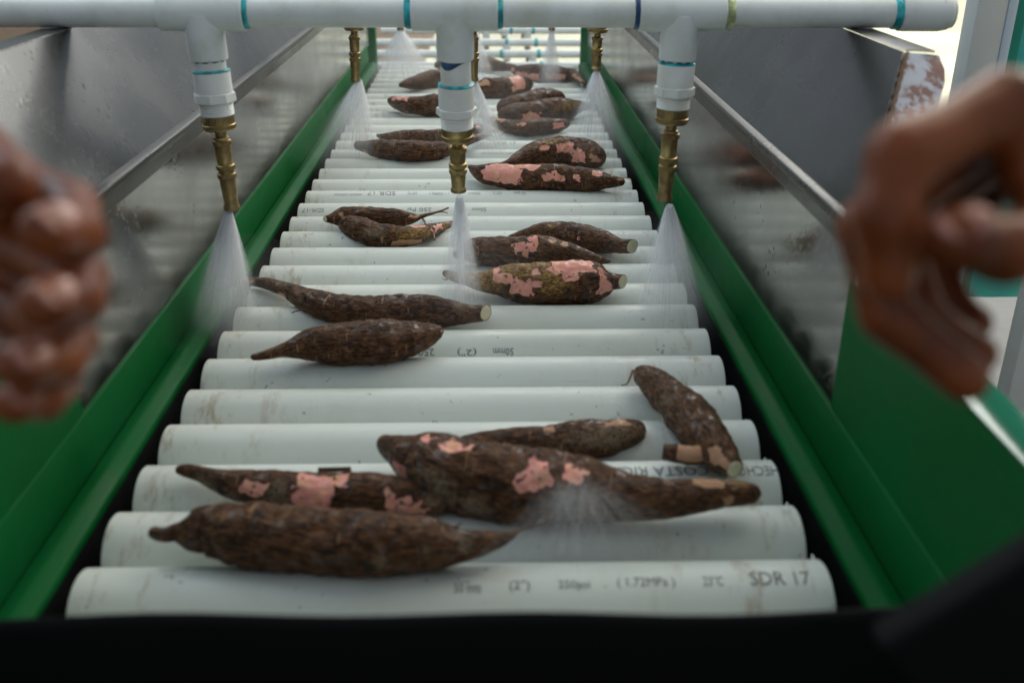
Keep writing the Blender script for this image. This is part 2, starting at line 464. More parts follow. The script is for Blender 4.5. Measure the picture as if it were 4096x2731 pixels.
PRINT = [
    (0, '50 mm', -0.0003, 0.0168, 23, 0), (0, '(2")', 0.0348, 0.0478, 22, 0), (0, '250psi', 0.0661, 0.0861, 22, 0),
    (0, '( 1.72MPa )', 0.1037, 0.1405, 20, 0), (0, '23°C', 0.1588, 0.1714, 18, 0), (0, 'SDR 17', 0.1892, 0.2279, 15, 0),
    (2, 'HECHO EN', 0.1960, 0.2418, 12, 1), (2, 'COSTA RICA', 0.1137, 0.1886, 11, 1),
    (6, '50mm', 0.027, 0.047, 50, 1), (6, '(2")', -0.0079, 0.0108, 50, 1), (6, '250 Psi', -0.0602, -0.0305, 50, 1),
    (14, '50 mm', 0.0603, 0.0775, 16, 1), (14, '(2")', 0.0305, 0.0425, 15, 1), (14, '250psi', -0.0063, 0.0121, 15, 1),
    (14, '( 1.72MPa )', -0.0627, -0.0335, 14, 1), (14, '23°C', -0.0943, -0.0804, 14, 1), (14, 'SDR 17', -0.1525, -0.112, 13, 1),
    (14, 'PRODUCTO CERTIFICADO', -0.2007, -0.161, 20, 1),
    (13, '50mm', 0.0003, 0.0203, 30, 1), (13, '250 Psi', -0.0893, -0.056, 30, 1), (13, 'SDR-17', -0.2351, -0.2051, 31, 1),
    (19, '23°C', -0.0033, 0.0167, 18, 0), (19, 'SDR 17', 0.0353, 0.0724, 18, 0), (18, 'PRODUCTO CERTIFICADO', 0.0126, 0.0978, 25, 0),
    (18, 'COSTA RICA', 0.1877, 0.2287, 25, 0), (20, '250 Psi', 0.0074, 0.0381, 24, 0), (20, '(1.72MPa)', 0.0573, 0.1049, 24, 0)]
for (k, s, x0, x1, ang, flip) in PRINT:
    cu = bpy.data.curves.new('printed_text', 'FONT'); cu.body = s; cu.size = 0.01; cu.resolution_u = 2
    to = bpy.data.objects.new('printed_text', cu); COL.objects.link(to)
    me = bpy.data.meshes.new_from_object(to.evaluated_get(bpy.context.evaluated_depsgraph_get()))
    bpy.data.objects.remove(to); bpy.data.curves.remove(cu)
    bm = bmesh.new(); bm.from_mesh(me)
    bmesh.ops.triangulate(bm, faces=bm.faces)
    bmesh.ops.subdivide_edges(bm, edges=list(bm.edges), cuts=1, use_grid_fill=True)
    bmesh.ops.triangulate(bm, faces=bm.faces)
    xs = [v.co.x for v in bm.verts]; ys = [v.co.y for v in bm.verts]
    a, b = min(xs), max(xs); c, d = min(ys), max(ys)
    H = 0.0105 if s in ('SDR 17', 'HECHO EN', 'COSTA RICA') else 0.0075
    if s.startswith('PROD'): H = 0.0042
    if '(' in s: H *= 1.15
    for v in bm.verts:
        u = (v.co.x-a)/(b-a); w = (v.co.y-c)/(d-c)-0.5
        if flip: u, w = 1-u, -w
        th = math.radians(ang)-w*H/R
        rr = R+0.00035
        v.co = Vector((x0+(x1-x0)*u, -rr*math.sin(th), rr*math.cos(th)))
    bmesh.ops.recalc_face_normals(bm, faces=bm.faces)
    bm.to_mesh(me); bm.free(); me.name = 'printed_text'
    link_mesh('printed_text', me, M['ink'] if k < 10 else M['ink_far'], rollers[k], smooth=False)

for sgn in (-1, 1):
    def P(pts): return [(sgn*x, z) for x, z in pts]
    into_conv(extrude_profile('guide_lip', P(round_profile([(0.2625, 0.0085), (0.2625, 0.0165), (0.2745, 0.0215), (0.2860, 0.0195), (0.2860, 0.0085)], 0.003)),
                              -0.46, 2.16, M['green'], ny=60, wob=0.0009))
    into_conv(extrude_profile('side_rail', P(round_profile([(0.2868, 0.0150), (0.2893, 0.0610), (0.2960, 0.0625), (0.2960, 0.0150)], 0.0012, 2)),
                              -0.46, 2.16, M['green'], ny=60, wob=0.0006))
    into_conv(extrude_profile('gap_shade_guard', P([(0.2435, -0.047), (0.2435, -0.040), (0.2632, -0.034), (0.2632, 0.0080), (0.2655, 0.0080), (0.2655, -0.047)]), -0.40, 2.16, M['chain']))  # guard plate whose near-black stands in for shade beside the roller ends
    wy0 = 0.162
    into_conv(extrude_profile('wall_panel', P([(0.2922, 0.055), (0.2922, 0.192), (0.2942, 0.192), (0.2942, 0.055)]), wy0, 2.27, M['steel'], ny=40, wob=0.0008))
    into_conv(extrude_profile('wall_trim', P(round_profile([(0.2921, 0.187), (0.2872, 0.1900), (0.2880, 0.2020), (0.2855, 0.2055), (0.2868, 0.2095), (0.2925, 0.2110), (0.2960, 0.2110), (0.2960, 0.187)], 0.0012, 3)),
                              wy0+0.01, 2.27, M['trim'], ny=40, wob=0.0006))
    hy0 = wy0 if sgn > 0 else wy0-0.055
    def slant(o):       # the front edge of the flared hood leans away from the feed end
        for v in o.data.vertices:
            k_ = (2.27-v.co.y)/(2.27-hy0-0.008)
            v.co.y += k_*0.130*max(0.0, (v.co.z-0.208))/0.1055
        return o
    into_conv(slant(extrude_profile('upper_panel', P([(0.2930, 0.208), (0.3265, 0.2608), (0.3600, 0.3135), (0.3622, 0.3120), (0.3287, 0.2593), (0.2955, 0.2070)]), hy0+0.008, 2.27, M['steel_up'], ny=40, wob=0.0010)))
    into_conv(slant(extrude_profile('top_flange', P(round_profile([(0.3595, 0.3136), (0.3612, 0.3146), (0.3860, 0.3140), (0.3860, 0.3122)], 0.0008, 2)), hy0+0.008, 2.27, M['trim'], ny=20, wob=0.0004)))
    # turned out, rusted front edge of the hood
    V = []; F = []
    for i in range(13):
        t = i/12; z = 0.208+0.1045*t; xi = 0.2945+0.0660*t; yi = hy0+0.006+0.130*t
        w = 0.030+0.012*t-0.012*max(0, t-0.88)/0.12+0.0012*mn.noise(Vector((t*9, 2, sgn)))
        for (dx, dy) in ((0.0015, -0.002), (w, 0.004), (w, 0.007), (0.0015, 0.001)):
            V.append((sgn*(xi+dx), yi+dy, z-0.10*dx))
    for i in range(12):
        for k in range(4):
            a, b = i*4+k, i*4+(k+1) % 4
            F.append((a, b, b+4, a+4))
    F += [(0, 3, 2, 1), (48, 49, 50, 51)]
    into_conv(build('end_flange', V, F, M['rust'], smooth=False))
    pts = [(sgn*(0.2952+0.0660*t+0.0004*math.sin(t*90)), hy0+0.0035+0.130*t, 0.208+0.1045*t) for t in np.linspace(0, 1, 60)]
    into_conv(tube('weld_bead', pts, [0.0014+0.0006*abs(math.sin(i*1.9)) for i in range(60)], M['rootlet'], n=6))
    # green side plates at the feed end, with a bolted flange on top
    into_conv(extrude_profile('side_plate', P([(0.2900, 0.0630), (0.2900, 0.1680), (0.2918, 0.1680), (0.2918, 0.0630)]), -0.46, wy0-0.002, M['green'], ny=20, wob=0.0008))
    fl = into_conv(extrude_profile('plate_flange', P(round_profile([(0.2897, 0.1682), (0.2897, 0.1705), (0.3150, 0.1715), (0.3150, 0.1690)], 0.0008, 2)), -0.46, 0.06, M['gloss']))
    for yb in (-0.30, -0.20, -0.11, -0.035, 0.035):
        bo = lathe('bolt', [(0.0046, 0), (0.0046, 0.0022), (0.0034, 0.0034), (0.0012, 0.0040)], M['bolt'], None, n=16, origin=(sgn*0.303, yb, 0.1713))
        bo.parent = fl; bo.matrix_parent_inverse = conv_inv
    into_conv(bevel_box('corner_post', (sgn*0.297-0.017, 2.285, -0.75), (sgn*0.297+0.017, 2.32, 0.55), M['green'], None, 0.003))
    into_conv(bevel_box('frame_leg', (sgn*0.33-0.02, 0.30, -0.75), (sgn*0.33+0.02, 0.34, 0.15), M['green'], None, 0.003))
into_conv(extrude_profile('drip_tray', [(-0.262, -0.16), (0.262, -0.16), (0.262, -0.165), (-0.262, -0.165)], -0.4, 2.16, M['chain']))
for k in range(-1, 9):  # added pale tabs stand in for slivers of light between roller ends
    into_conv(bevel_box('light_sliver_tab', (0.2436, (k+0.5)*PITCHY-0.004, -0.006), (0.2450, (k+0.5)*PITCHY+0.004, 0.0155), M['white'], None, 0.0005, 1))

# ------------------------------------------------------------------ spray manifolds
def turn(tx, ty):
    return Matrix.Rotation(tx, 3, 'X') @ Matrix.Rotation(ty, 3, 'Y')

def knurl(n=44, amp=0.035):
    return lambda i, k: 1+amp*(1 if k % 2 else -1)

def nozzle(root, x, y, z, rot, L, s=1.0):
    """brass twist nozzle; its top at (x, y, z), hanging along -z of rot."""
    O = (x, y, z)
    nz = lathe('brass_nozzle', [(0.0055*s, 0), (0.0055*s, -0.006), (0.0072*s, -0.007), (0.0078*s, -0.009), (0.0078*s, -0.030*L/0.08), (0.0074*s, -0.031*L/0.08),
               (0.0076*s, -0.045*L/0.08), (0.0080*s, -0.047*L/0.08), (0.0070*s, -0.068*L/0.08), (0.0066*s, -0.073*L/0.08), (0.0078*s, -0.076*L/0.08),
               (0.0080*s, -0.0795*L/0.08), (0.0074*s, -0.080*L/0.08), (0.0052*s, -0.080*L/0.08), (0.0040*s, -0.074*L/0.08)], M['brass'], root, n=40, origin=O, rot=rot)
    for h in (0.0095, 0.034, 0.0425):
        h *= L/0.08
        lathe('knurl_ring', [(0.0079*s, -h), (0.0089*s, -h-0.0006), (0.0089*s, -h-0.0048), (0.0079*s, -h-0.0055)], M['brass'], nz, n=64, origin=O, rot=rot, wob=knurl(64, 0.02))
    lathe('spray_stem', [(0.0030*s, -0.066*L/0.08), (0.0030*s, -0.0775*L/0.08)], M['chain'], nz, n=16, origin=O, rot=rot)
    return nz

def manifold(label, y, z, x0, x1, drops, bands, cap_right=True, detail=True, tilt=0.0):
    root = empty('spray_manifold', (0, y, z))
    tag(root, label, 'spray pipe', 'pipes with brass nozzles across the conveyor')
    pr_ = 0.01335
    lathe('pipe', [(pr_, x0), (pr_, (x0+x1)/2), (pr_, x1)], M['fitting'], root, n=56, axis='X')
    if cap_right:
        lathe('end_cap', [(pr_+0.0004, x1-0.050), (pr_+0.0026, x1-0.0495), (pr_+0.0030, x1-0.045), (pr_+0.0030, x1-0.012), (pr_+0.0015, x1-0.004), (pr_-0.003, x1+0.001), (pr_-0.009, x1+0.003)],
              M['fitting'], root, n=56, axis='X')
    for (bx, w, mk) in bands:
        lathe('glue_band', [(pr_+0.0002, bx-w), (pr_+0.0011, bx-w*0.7), (pr_+0.0014, bx), (pr_+0.0011, bx+w*0.6), (pr_+0.0002, bx+w)], M[mk], root, n=56, axis='X',
              wob=lambda i, k: 1+0.010*math.sin(k*0.9+i))
    for (dx, tw, nip, adp, hexh, thr, col, L, tx, ty, bluep) in drops:
        # socket tee: run along the pipe and a branch pointing down
        tr = 0.0166
        tee = lathe('tee', [(pr_+0.0003, dx-tw), (tr-0.0006, dx-tw+0.0002), (tr, dx-tw+0.0012), (tr, dx), (tr, dx+tw-0.0012), (tr-0.0006, dx+tw-0.0002), (pr_+0.0003, dx+tw)],
                    M['fitting'], root, n=64, axis='X')
        rot = turn(tx, ty)
        O = (dx, 0, 0)
        lathe('branch', [(0.0176, -0.002), (0.0176, -0.0403), (0.0171, -0.0423), (0.0140, -0.0424)], M['fitting'], tee, n=64, origin=O, rot=rot)
        h = -0.0418
        lathe('nipple', [(0.0146, h), (0.0146, h-nip-0.001)], M['adapter'], tee, n=48, origin=O, rot=rot)
        if bluep:
            # a run of blue pipe cement below the tee, wider on one side
            V = []; F = []
            for i in range(33):
                a = math.pi*(-0.95+1.0*i/32)
                hh = (0.0010+0.0075*max(0, math.cos(a+2.15))**3) if bluep == 2 else 0.0016+0.0007*math.sin(i)
                for r_, q in ((0.01455, -0.0004), (0.01492, -0.0004), (0.01492, -hh), (0.01455, -hh)):
                    V.append(rot @ Vector((r_*math.cos(a), r_*math.sin(a), h+q)) + Vector(O))
            for i in range(32):
                for k in range(4):
                    a_, b_ = i*4+k, i*4+(k+1) % 4
                    F.append((a_, b_, b_+4, a_+4))
            build('glue_stain', V, F, M['blue'], tee)
        h -= nip
        lathe('glue_band', [(0.0147, h+0.0010), (0.0160, h+0.0004), (0.0175, h-0.0002), (0.0176, h-0.0012)], M['teal'], tee, n=48, origin=O, rot=rot)
        ad = lathe('adapter', [(0.0146, h-0.0006), (0.0170, h-0.0008), (0.0174, h-0.002), (0.0174, h-adp)], M['adapter'], tee, n=48, origin=O, rot=rot)
        h -= adp
        lathe('hex_nut', [(0.0176, h+0.0002), (0.0198, h-0.0002), (0.0201, h-hexh*0.8), (0.0170, h-hexh)], M['adapter'], ad, n=8, origin=O, rot=rot, deg=20)
        h -= hexh
        th = []
        nt = 6
        for i in range(nt):
            th += [(0.0152, h-thr*i/nt), (0.0160, h-thr*(i+0.5)/nt)]
        lathe('thread', th+[(0.0152, h-thr)], M['adapter'], ad, n=40, origin=O, rot=rot, deg=60)
        h -= thr
        cl = lathe('coupling', [(0.0138, h+0.001), (0.0150, h), (0.0150, h-col), (0.0142, h-col-0.0015), (0.0060, h-col-0.0020)], M['brass'], root, n=64, origin=O, rot=rot, wob=knurl(64, 0.012))
        lathe('coupling_rim', [(0.0150, h-col+0.0045), (0.0158, h-col+0.0040), (0.0158, h-col+0.0005), (0.0150, h-col)], M['brass'], cl, n=72, origin=O, rot=rot, wob=knurl(72, 0.012))
        h -= col+0.0015
        top = rot @ Vector((0, 0, h)) + Vector(O)
        nozzle(root, top.x, top.y, top.z, rot, L)
    return root

px = 0.000410
def drop(dx, tw, a, b, c, d, e, f, tip, tx, ty, bp):
    """fitting edges in the hanging direction, measured from the pipe axis"""
    nip = max(0.003, a); return (dx, tw, nip, b, c, d, e, f, tx, ty, bp)
row1 = manifold('white spray pipe with round capped end and three brass nozzles above the feed end', 0.440, 0.3278, -0.62, 0.457,
    [(-0.2385, 0.039, 0.010, 0.021, 0.0095, 0.0115, 0.0125, 0.0795, 0.0, -0.035, 1),
     (-0.0070, 0.040, 0.0240, 0.023, 0.0080, 0.0120, 0.0115, 0.0535, 0.10, 0.0, 2),
     (0.2035, 0.040, 0.0030, 0.0225, 0.0095, 0.0110, 0.0130, 0.0770, 0.0, 0.022, 1)],
    [(-0.1985, 0.0036, 'teal'), (-0.0490, 0.0040, 'teal'), (0.0345, 0.0032, 'teal'), (0.1620, 0.0030, 'blue'), (0.2470, 0.0045, 'tape'), (0.4045, 0.0042, 'teal')])
row2 = manifold('white spray pipe with brass nozzles hanging midway along the conveyor', 1.111, 0.3388, -0.40, 0.42,
    [(-0.1830, 0.036, 0.010, 0.021, 0.0095, 0.012, 0.013, 0.0785, 0.0, 0.03, 1),
     (0.0010, 0.036, 0.010, 0.021, 0.0095, 0.012, 0.013, 0.0785, 0.0, 0.0, 1),
     (0.1980, 0.036, 0.015, 0.019, 0.0095, 0.012, 0.013, 0.0580, 0.0, 0.0, 1)],
    [(-0.145, 0.002, 'teal'), (0.04, 0.002, 'teal'), (0.16, 0.002, 'teal')])
row3 = manifold('white spray pipe with brass nozzles next to the discharge end', 1.78, 0.3358, -0.40, 0.42,
    [(-0.1690, 0.036, 0.010, 0.021, 0.0095, 0.012, 0.013, 0.0785, 0.0, 0.0, 1),
     (-0.0030, 0.036, 0.010, 0.021, 0.0095, 0.012, 0.013, 0.0785, 0.0, 0.0, 1),
     (0.1670, 0.036, 0.010, 0.021, 0.0095, 0.012, 0.013, 0.0785, 0.0, 0.0, 1)],
    [(-0.13, 0.002, 'teal'), (0.036, 0.002, 'teal'), (0.13, 0.002, 'teal')])

# ------------------------------------------------------------------ water sprays
def spray(label, apex, axis, half, length, dens, core=0.0, seed=1, fil=40, ex=1.0, n=96, m=20, streak=0.6, mist=1.0, md=0.009):
    """hollow cone of fine spray: nested thin sheets of drops that thin out with distance, plus fine jets"""
    apex = Vector(apex); ax = Vector(axis).normalized()
    u = ax.cross(Vector((0, 1, 0))).normalized(); w = u.cross(ax)
    V = []; F = []; D = []
    shells = [(1.45, 0.10), (1.25, 0.22), (1.08, 0.45), (1.0, 0.6), (0.85, 0.42), (0.66, 0.36), (0.45, 0.34), (0.24, 0.3)]
    if core: shells.append((0.10, core))
    for si, (fr, wt) in enumerate(shells):
        base = len(V)
        for i in range(m+1):
            t = i/m; d = length*(0.004+t**1.25)
            rr = 0.0034*min(1, 0.5+fr)+d*math.tan(half)*fr
            for k in range(n):
                a = 2*math.pi*k/n
                wob = 1+0.05*mn.noise(Vector((math.cos(a)*2, math.sin(a)*2, seed+si)))
                V.append(apex+ax*d+(u*math.cos(a)*ex+w*math.sin(a))*rr*wob)
                st = 0.5+0.5*mn.noise(Vector((math.cos(a)*9, math.sin(a)*9, seed*3.1+si)))+0.55*mn.noise(Vector((math.cos(a)*24, math.sin(a)*24, seed*5.7+si)))
                st = max(0.0, st)
                fall = dens*wt*1.25*(0.0060/(0.0060+d*0.135))*(1-t)**1.15
                D.append(min(0.9, max(0, fall*(1-streak+2*streak*st))))
        for i in range(m):
            for k in range(n):
                a, b = base+i*n+k, base+i*n+(k+1) % n
                F.append((a, b, b+n, a+n))
    rs = random.Random(seed)
    for j in range(fil):
        a = rs.uniform(0, 2*math.pi); fr = rs.uniform(0.25, 1.02)
        t0 = rs.uniform(0.0, 0.25); t1 = rs.uniform(0.6, 1.0)
        rad = rs.uniform(0.00010, 0.00026)
        dirv = (ax+(u*math.cos(a)*ex+w*math.sin(a))*math.tan(half)*fr).normalized()
        s1 = dirv.cross(Vector((0.3, 0.5, 0.8))).normalized(); s2 = dirv.cross(s1)
        base = len(V)
        for q in range(5):
            t = t0+(t1-t0)*q/4; p = apex+dirv*length*t
            for k in range(3):
                c = 2*math.pi*k/3
                V.append(p+(s1*math.cos(c)+s2*math.sin(c))*rad*(0.7+t*0.8)); D.append((0.5*(1-t)**0.8+0.02)*min(1, dens))
        for q in range(4):
            for k in range(3):
                a_, b_ = base+q*3+k, base+q*3+(k+1) % 3
                F.append((a_, b_, b_+3, a_+3))
    # mist that hangs where the spray lands: nested uneven shells of very fine drops
    hit = apex+ax*min(length*0.8, (apex.z-0.045)/max(0.3, -ax.z))
    for q in range(1, 8):
        base = len(V); sc_ = q/7*mist
        for i in range(13):
            th = math.pi*i/12
            for k in range(24):
                a = 2*math.pi*k/24
                dv = Vector((math.sin(th)*math.cos(a), math.sin(th)*math.sin(a), math.cos(th)))
                wv = 1+0.35*mn.noise(dv*1.6+Vector((seed*7, q*0.25, 0)))
                V.append(hit+Vector((dv.x*0.085, dv.y*0.105, dv.z*0.050+0.012))*sc_*wv)
                D.append(md*max(0, 0.7+0.5*mn.noise(dv*2.4+Vector((0, seed*3, q)))))
        for i in range(12):
            for k in range(24):
                a_, b_ = base+i*24+k, base+i*24+(k+1) % 24
                F.append((a_, b_, b_+24, a_+24))
    me = mesh_from('water_spray', V, F)
    at = me.attributes.new('dens', 'FLOAT', 'POINT'); at.data.foreach_set('value', D)
    o = link_mesh('water_spray', me, M['spray'])
    return tag(o, label, 'water spray', 'cones of water below the brass nozzles')
spray('dense white cone of spray from the feed-end nozzle farthest from the capped pipe end', (-0.2355, 0.440, 0.1385), (-0.16, 0.06, -1), math.radians(13), 0.170, 2.0, 0.0, 1, 26, streak=0.3)
spray('narrow bright jet with faint mist from the blue-stained middle nozzle at the feed end', (-0.0055, 0.443, 0.1530), (0.0, 0.05, -1), math.radians(9), 0.165, 0.9, 2.2, 2, 20, streak=0.3)
spray('soft cone of spray from the feed-end nozzle nearest the capped pipe end', (0.2050, 0.440, 0.1440), (0.10, 0.10, -1), math.radians(14), 0.160, 1.5, 0.0, 3, 24, streak=0.3)
spray('streaky spray from the midway nozzle over the green rail opposite the white post', (-0.1822, 1.111, 0.1545), (-0.22, 0.03, -1), math.radians(22), 0.150, 1.0, 0.0, 4, 110, mist=1.4, md=0.010)
spray('slanting jet of spray from the midway nozzle hidden behind the blue-stained fitting', (0.0010, 1.111, 0.1545), (0.26, 0.35, -1), math.radians(8), 0.175, 1.0, 0.5, 5, 50, mist=1.4, md=0.010)
spray('forked spray from the midway nozzle over the green rail on the white post side', (0.1980, 1.111, 0.1690), (0.05, 0.10, -1), math.radians(21), 0.160, 0.85, 0.0, 6, 90, mist=1.4, md=0.010)
spray('wide thin fan of spray near the discharge end opposite the white post', (-0.1690, 1.78, 0.1520), (0.0, 0.05, -1), math.radians(33), 0.150, 1.0, 0.0, 7, 120, mist=1.9, md=0.014)
spray('thin spray from the middle nozzle near the discharge end', (-0.0030, 1.78, 0.1520), (0.12, 0.0, -1), math.radians(13), 0.150, 0.8, 0.3, 8, 50, mist=1.9, md=0.014)
spray('narrow veil of spray near the discharge end on the white post side', (0.1670, 1.78, 0.1520), (-0.02, -0.15, -1), math.radians(11), 0.160, 0.8, 0.4, 9, 50, mist=1.9, md=0.014)

# spray that bounces off the largest root, fine jets only
def splash(label, apex, jets, seed, name='water_splash'):
    rs = random.Random(seed); V = []; F = []; D = []
    for j in range(jets):
        a = rs.gauss(0, 0.75); l = rs.uniform(0.015, 0.07)
        d = Vector((math.sin(a)*0.75+0.1, -0.55-rs.uniform(0, 0.35), -0.45-rs.uniform(-0.25, 0.35))).normalized()
        p0 = Vector(apex)+Vector((rs.gauss(0, 0.011), rs.gauss(0, 0.004), rs.gauss(0, 0.003)))
        s1 = d.cross(Vector((0, 0, 1))).normalized(); s2 = d.cross(s1); rad = rs.uniform(0.00008, 0.00022); base = len(V)
        for q in range(6):
            t = q/5; p = p0+d*l*t+Vector((0, 0, -0.012*t*t))
            for k in range(4):
                c = math.pi*k/2
                V.append(p+(s1*math.cos(c)+s2*math.sin(c))*rad*(0.6+t*2.2)); D.append(0.085*(1-t)**1.1*min(1, t*3))
        for q in range(5):
            for k in range(4):
                a_, b_ = base+q*4+k, base+q*4+(k+1) % 4
                F.append((a_, b_, b_+4, a_+4))
    # soft veil of rebounding mist: nested open cones
    ax = Vector((0.12, -0.75, -0.55)).normalized(); u = ax.cross(Vector((0, 0, 1))).normalized(); w = u.cross(ax)
    for fr in (0.35, 0.6, 0.85, 1.1, 1.4):
        base = len(V)
        for i in range(13):
            t = i/12; d = 0.002+0.085*t
            for k in range(48):
                an = 2*math.pi*k/48
                V.append(Vector(apex)+ax*d+(u*math.cos(an)*1.25+w*math.sin(an)*0.5)*(0.006+d*0.75)*fr)
                D.append(0.042*(1-t)**1.3*min(1, t*6)*(0.6+0.6*mn.noise(Vector((math.cos(an)*3, math.sin(an)*3, fr*5)))))
        for i in range(12):
            for k in range(48):
                a_, b_ = base+i*48+k, base+i*48+(k+1) % 48
                F.append((a_, b_, b_+48, a_+48))
    me = mesh_from(name, V, F)
    at = me.attributes.new('dens', 'FLOAT', 'POINT'); at.data.foreach_set('value', D)
    tag(link_mesh(name, me, M['spray']), label, 'water splash')
splash('fan of fine water streaks bouncing off the largest cassava root', (0.078, 0.035, 0.080), 260, 21)

# ------------------------------------------------------------------ cassava roots
LABELS = [
    'plump dark unpeeled cassava root with pale rings and a long whip tail',
    'slim cassava root with three pink peeled patches tucked behind the dark whip-tailed root',
    'largest cassava root, knobbly at one end, with grey scurf under the bouncing splash',
    'stubby root with grey mottled rounded tip half hidden behind the largest root',
    'bent brown root lying across several rollers, with a short cut side stub',
    'long brown root with thin tail over the green rail and a round pale cut end',
    'spindle-shaped all-brown unpeeled root touching the long root with the pale cut end',
    'brown root with a long wiry tail lying behind a root with a pale button end',
    'crooked root with pale button cut end, tan tail and one small pink patch',
    'smooth humped brown root with a wide pale cut end, lying behind a pink-windowed root',
    'brown root with a pink rectangular window peeled in its middle',
    'golden-skinned fat root with ladder-shaped pink peeling and a pale cut neck',
    'straight root peeled broadly bright pink at its blunt half, with ragged narrow end',
    'humped root with scattered pink patches lying behind the broadly pink peeled root',
    'brown root with pale peeled upright end lying behind a smooth blunt-ended brown root',
    'smooth brown root with dark blunt stub end in front of a root with upright end',
    'dark root with a pink cap on its tip, partly hidden behind the middle feed-end nozzle',
    'plain brown tapering root lying beyond the pink-tipped root',
    'long dark root lying highest up the conveyor near the discharge end',
    'big root blotched with pink, with a blackened ragged end by the green rail',
    'short dark root with a wide pink band across it, beyond the heap of three roots',
    'rounded brown root lying at the back of the heap of three roots',
    'golden-brown root with a long pale tail on top of the heap of three roots',
    'curved root with small pink squares at the front of the heap of three roots',
]
CUTS = {4: [1], 5: [1], 7: [0], 8: [0], 9: [1], 11: [1], 23: [0], 15: [], 14: [1]}
CUT_TURN = {4: -0.1, 5: 0.75, 8: 0.9, 9: 0.9, 11: 0.7, 23: 0.9, 7: 0.6, 14: 0.4}
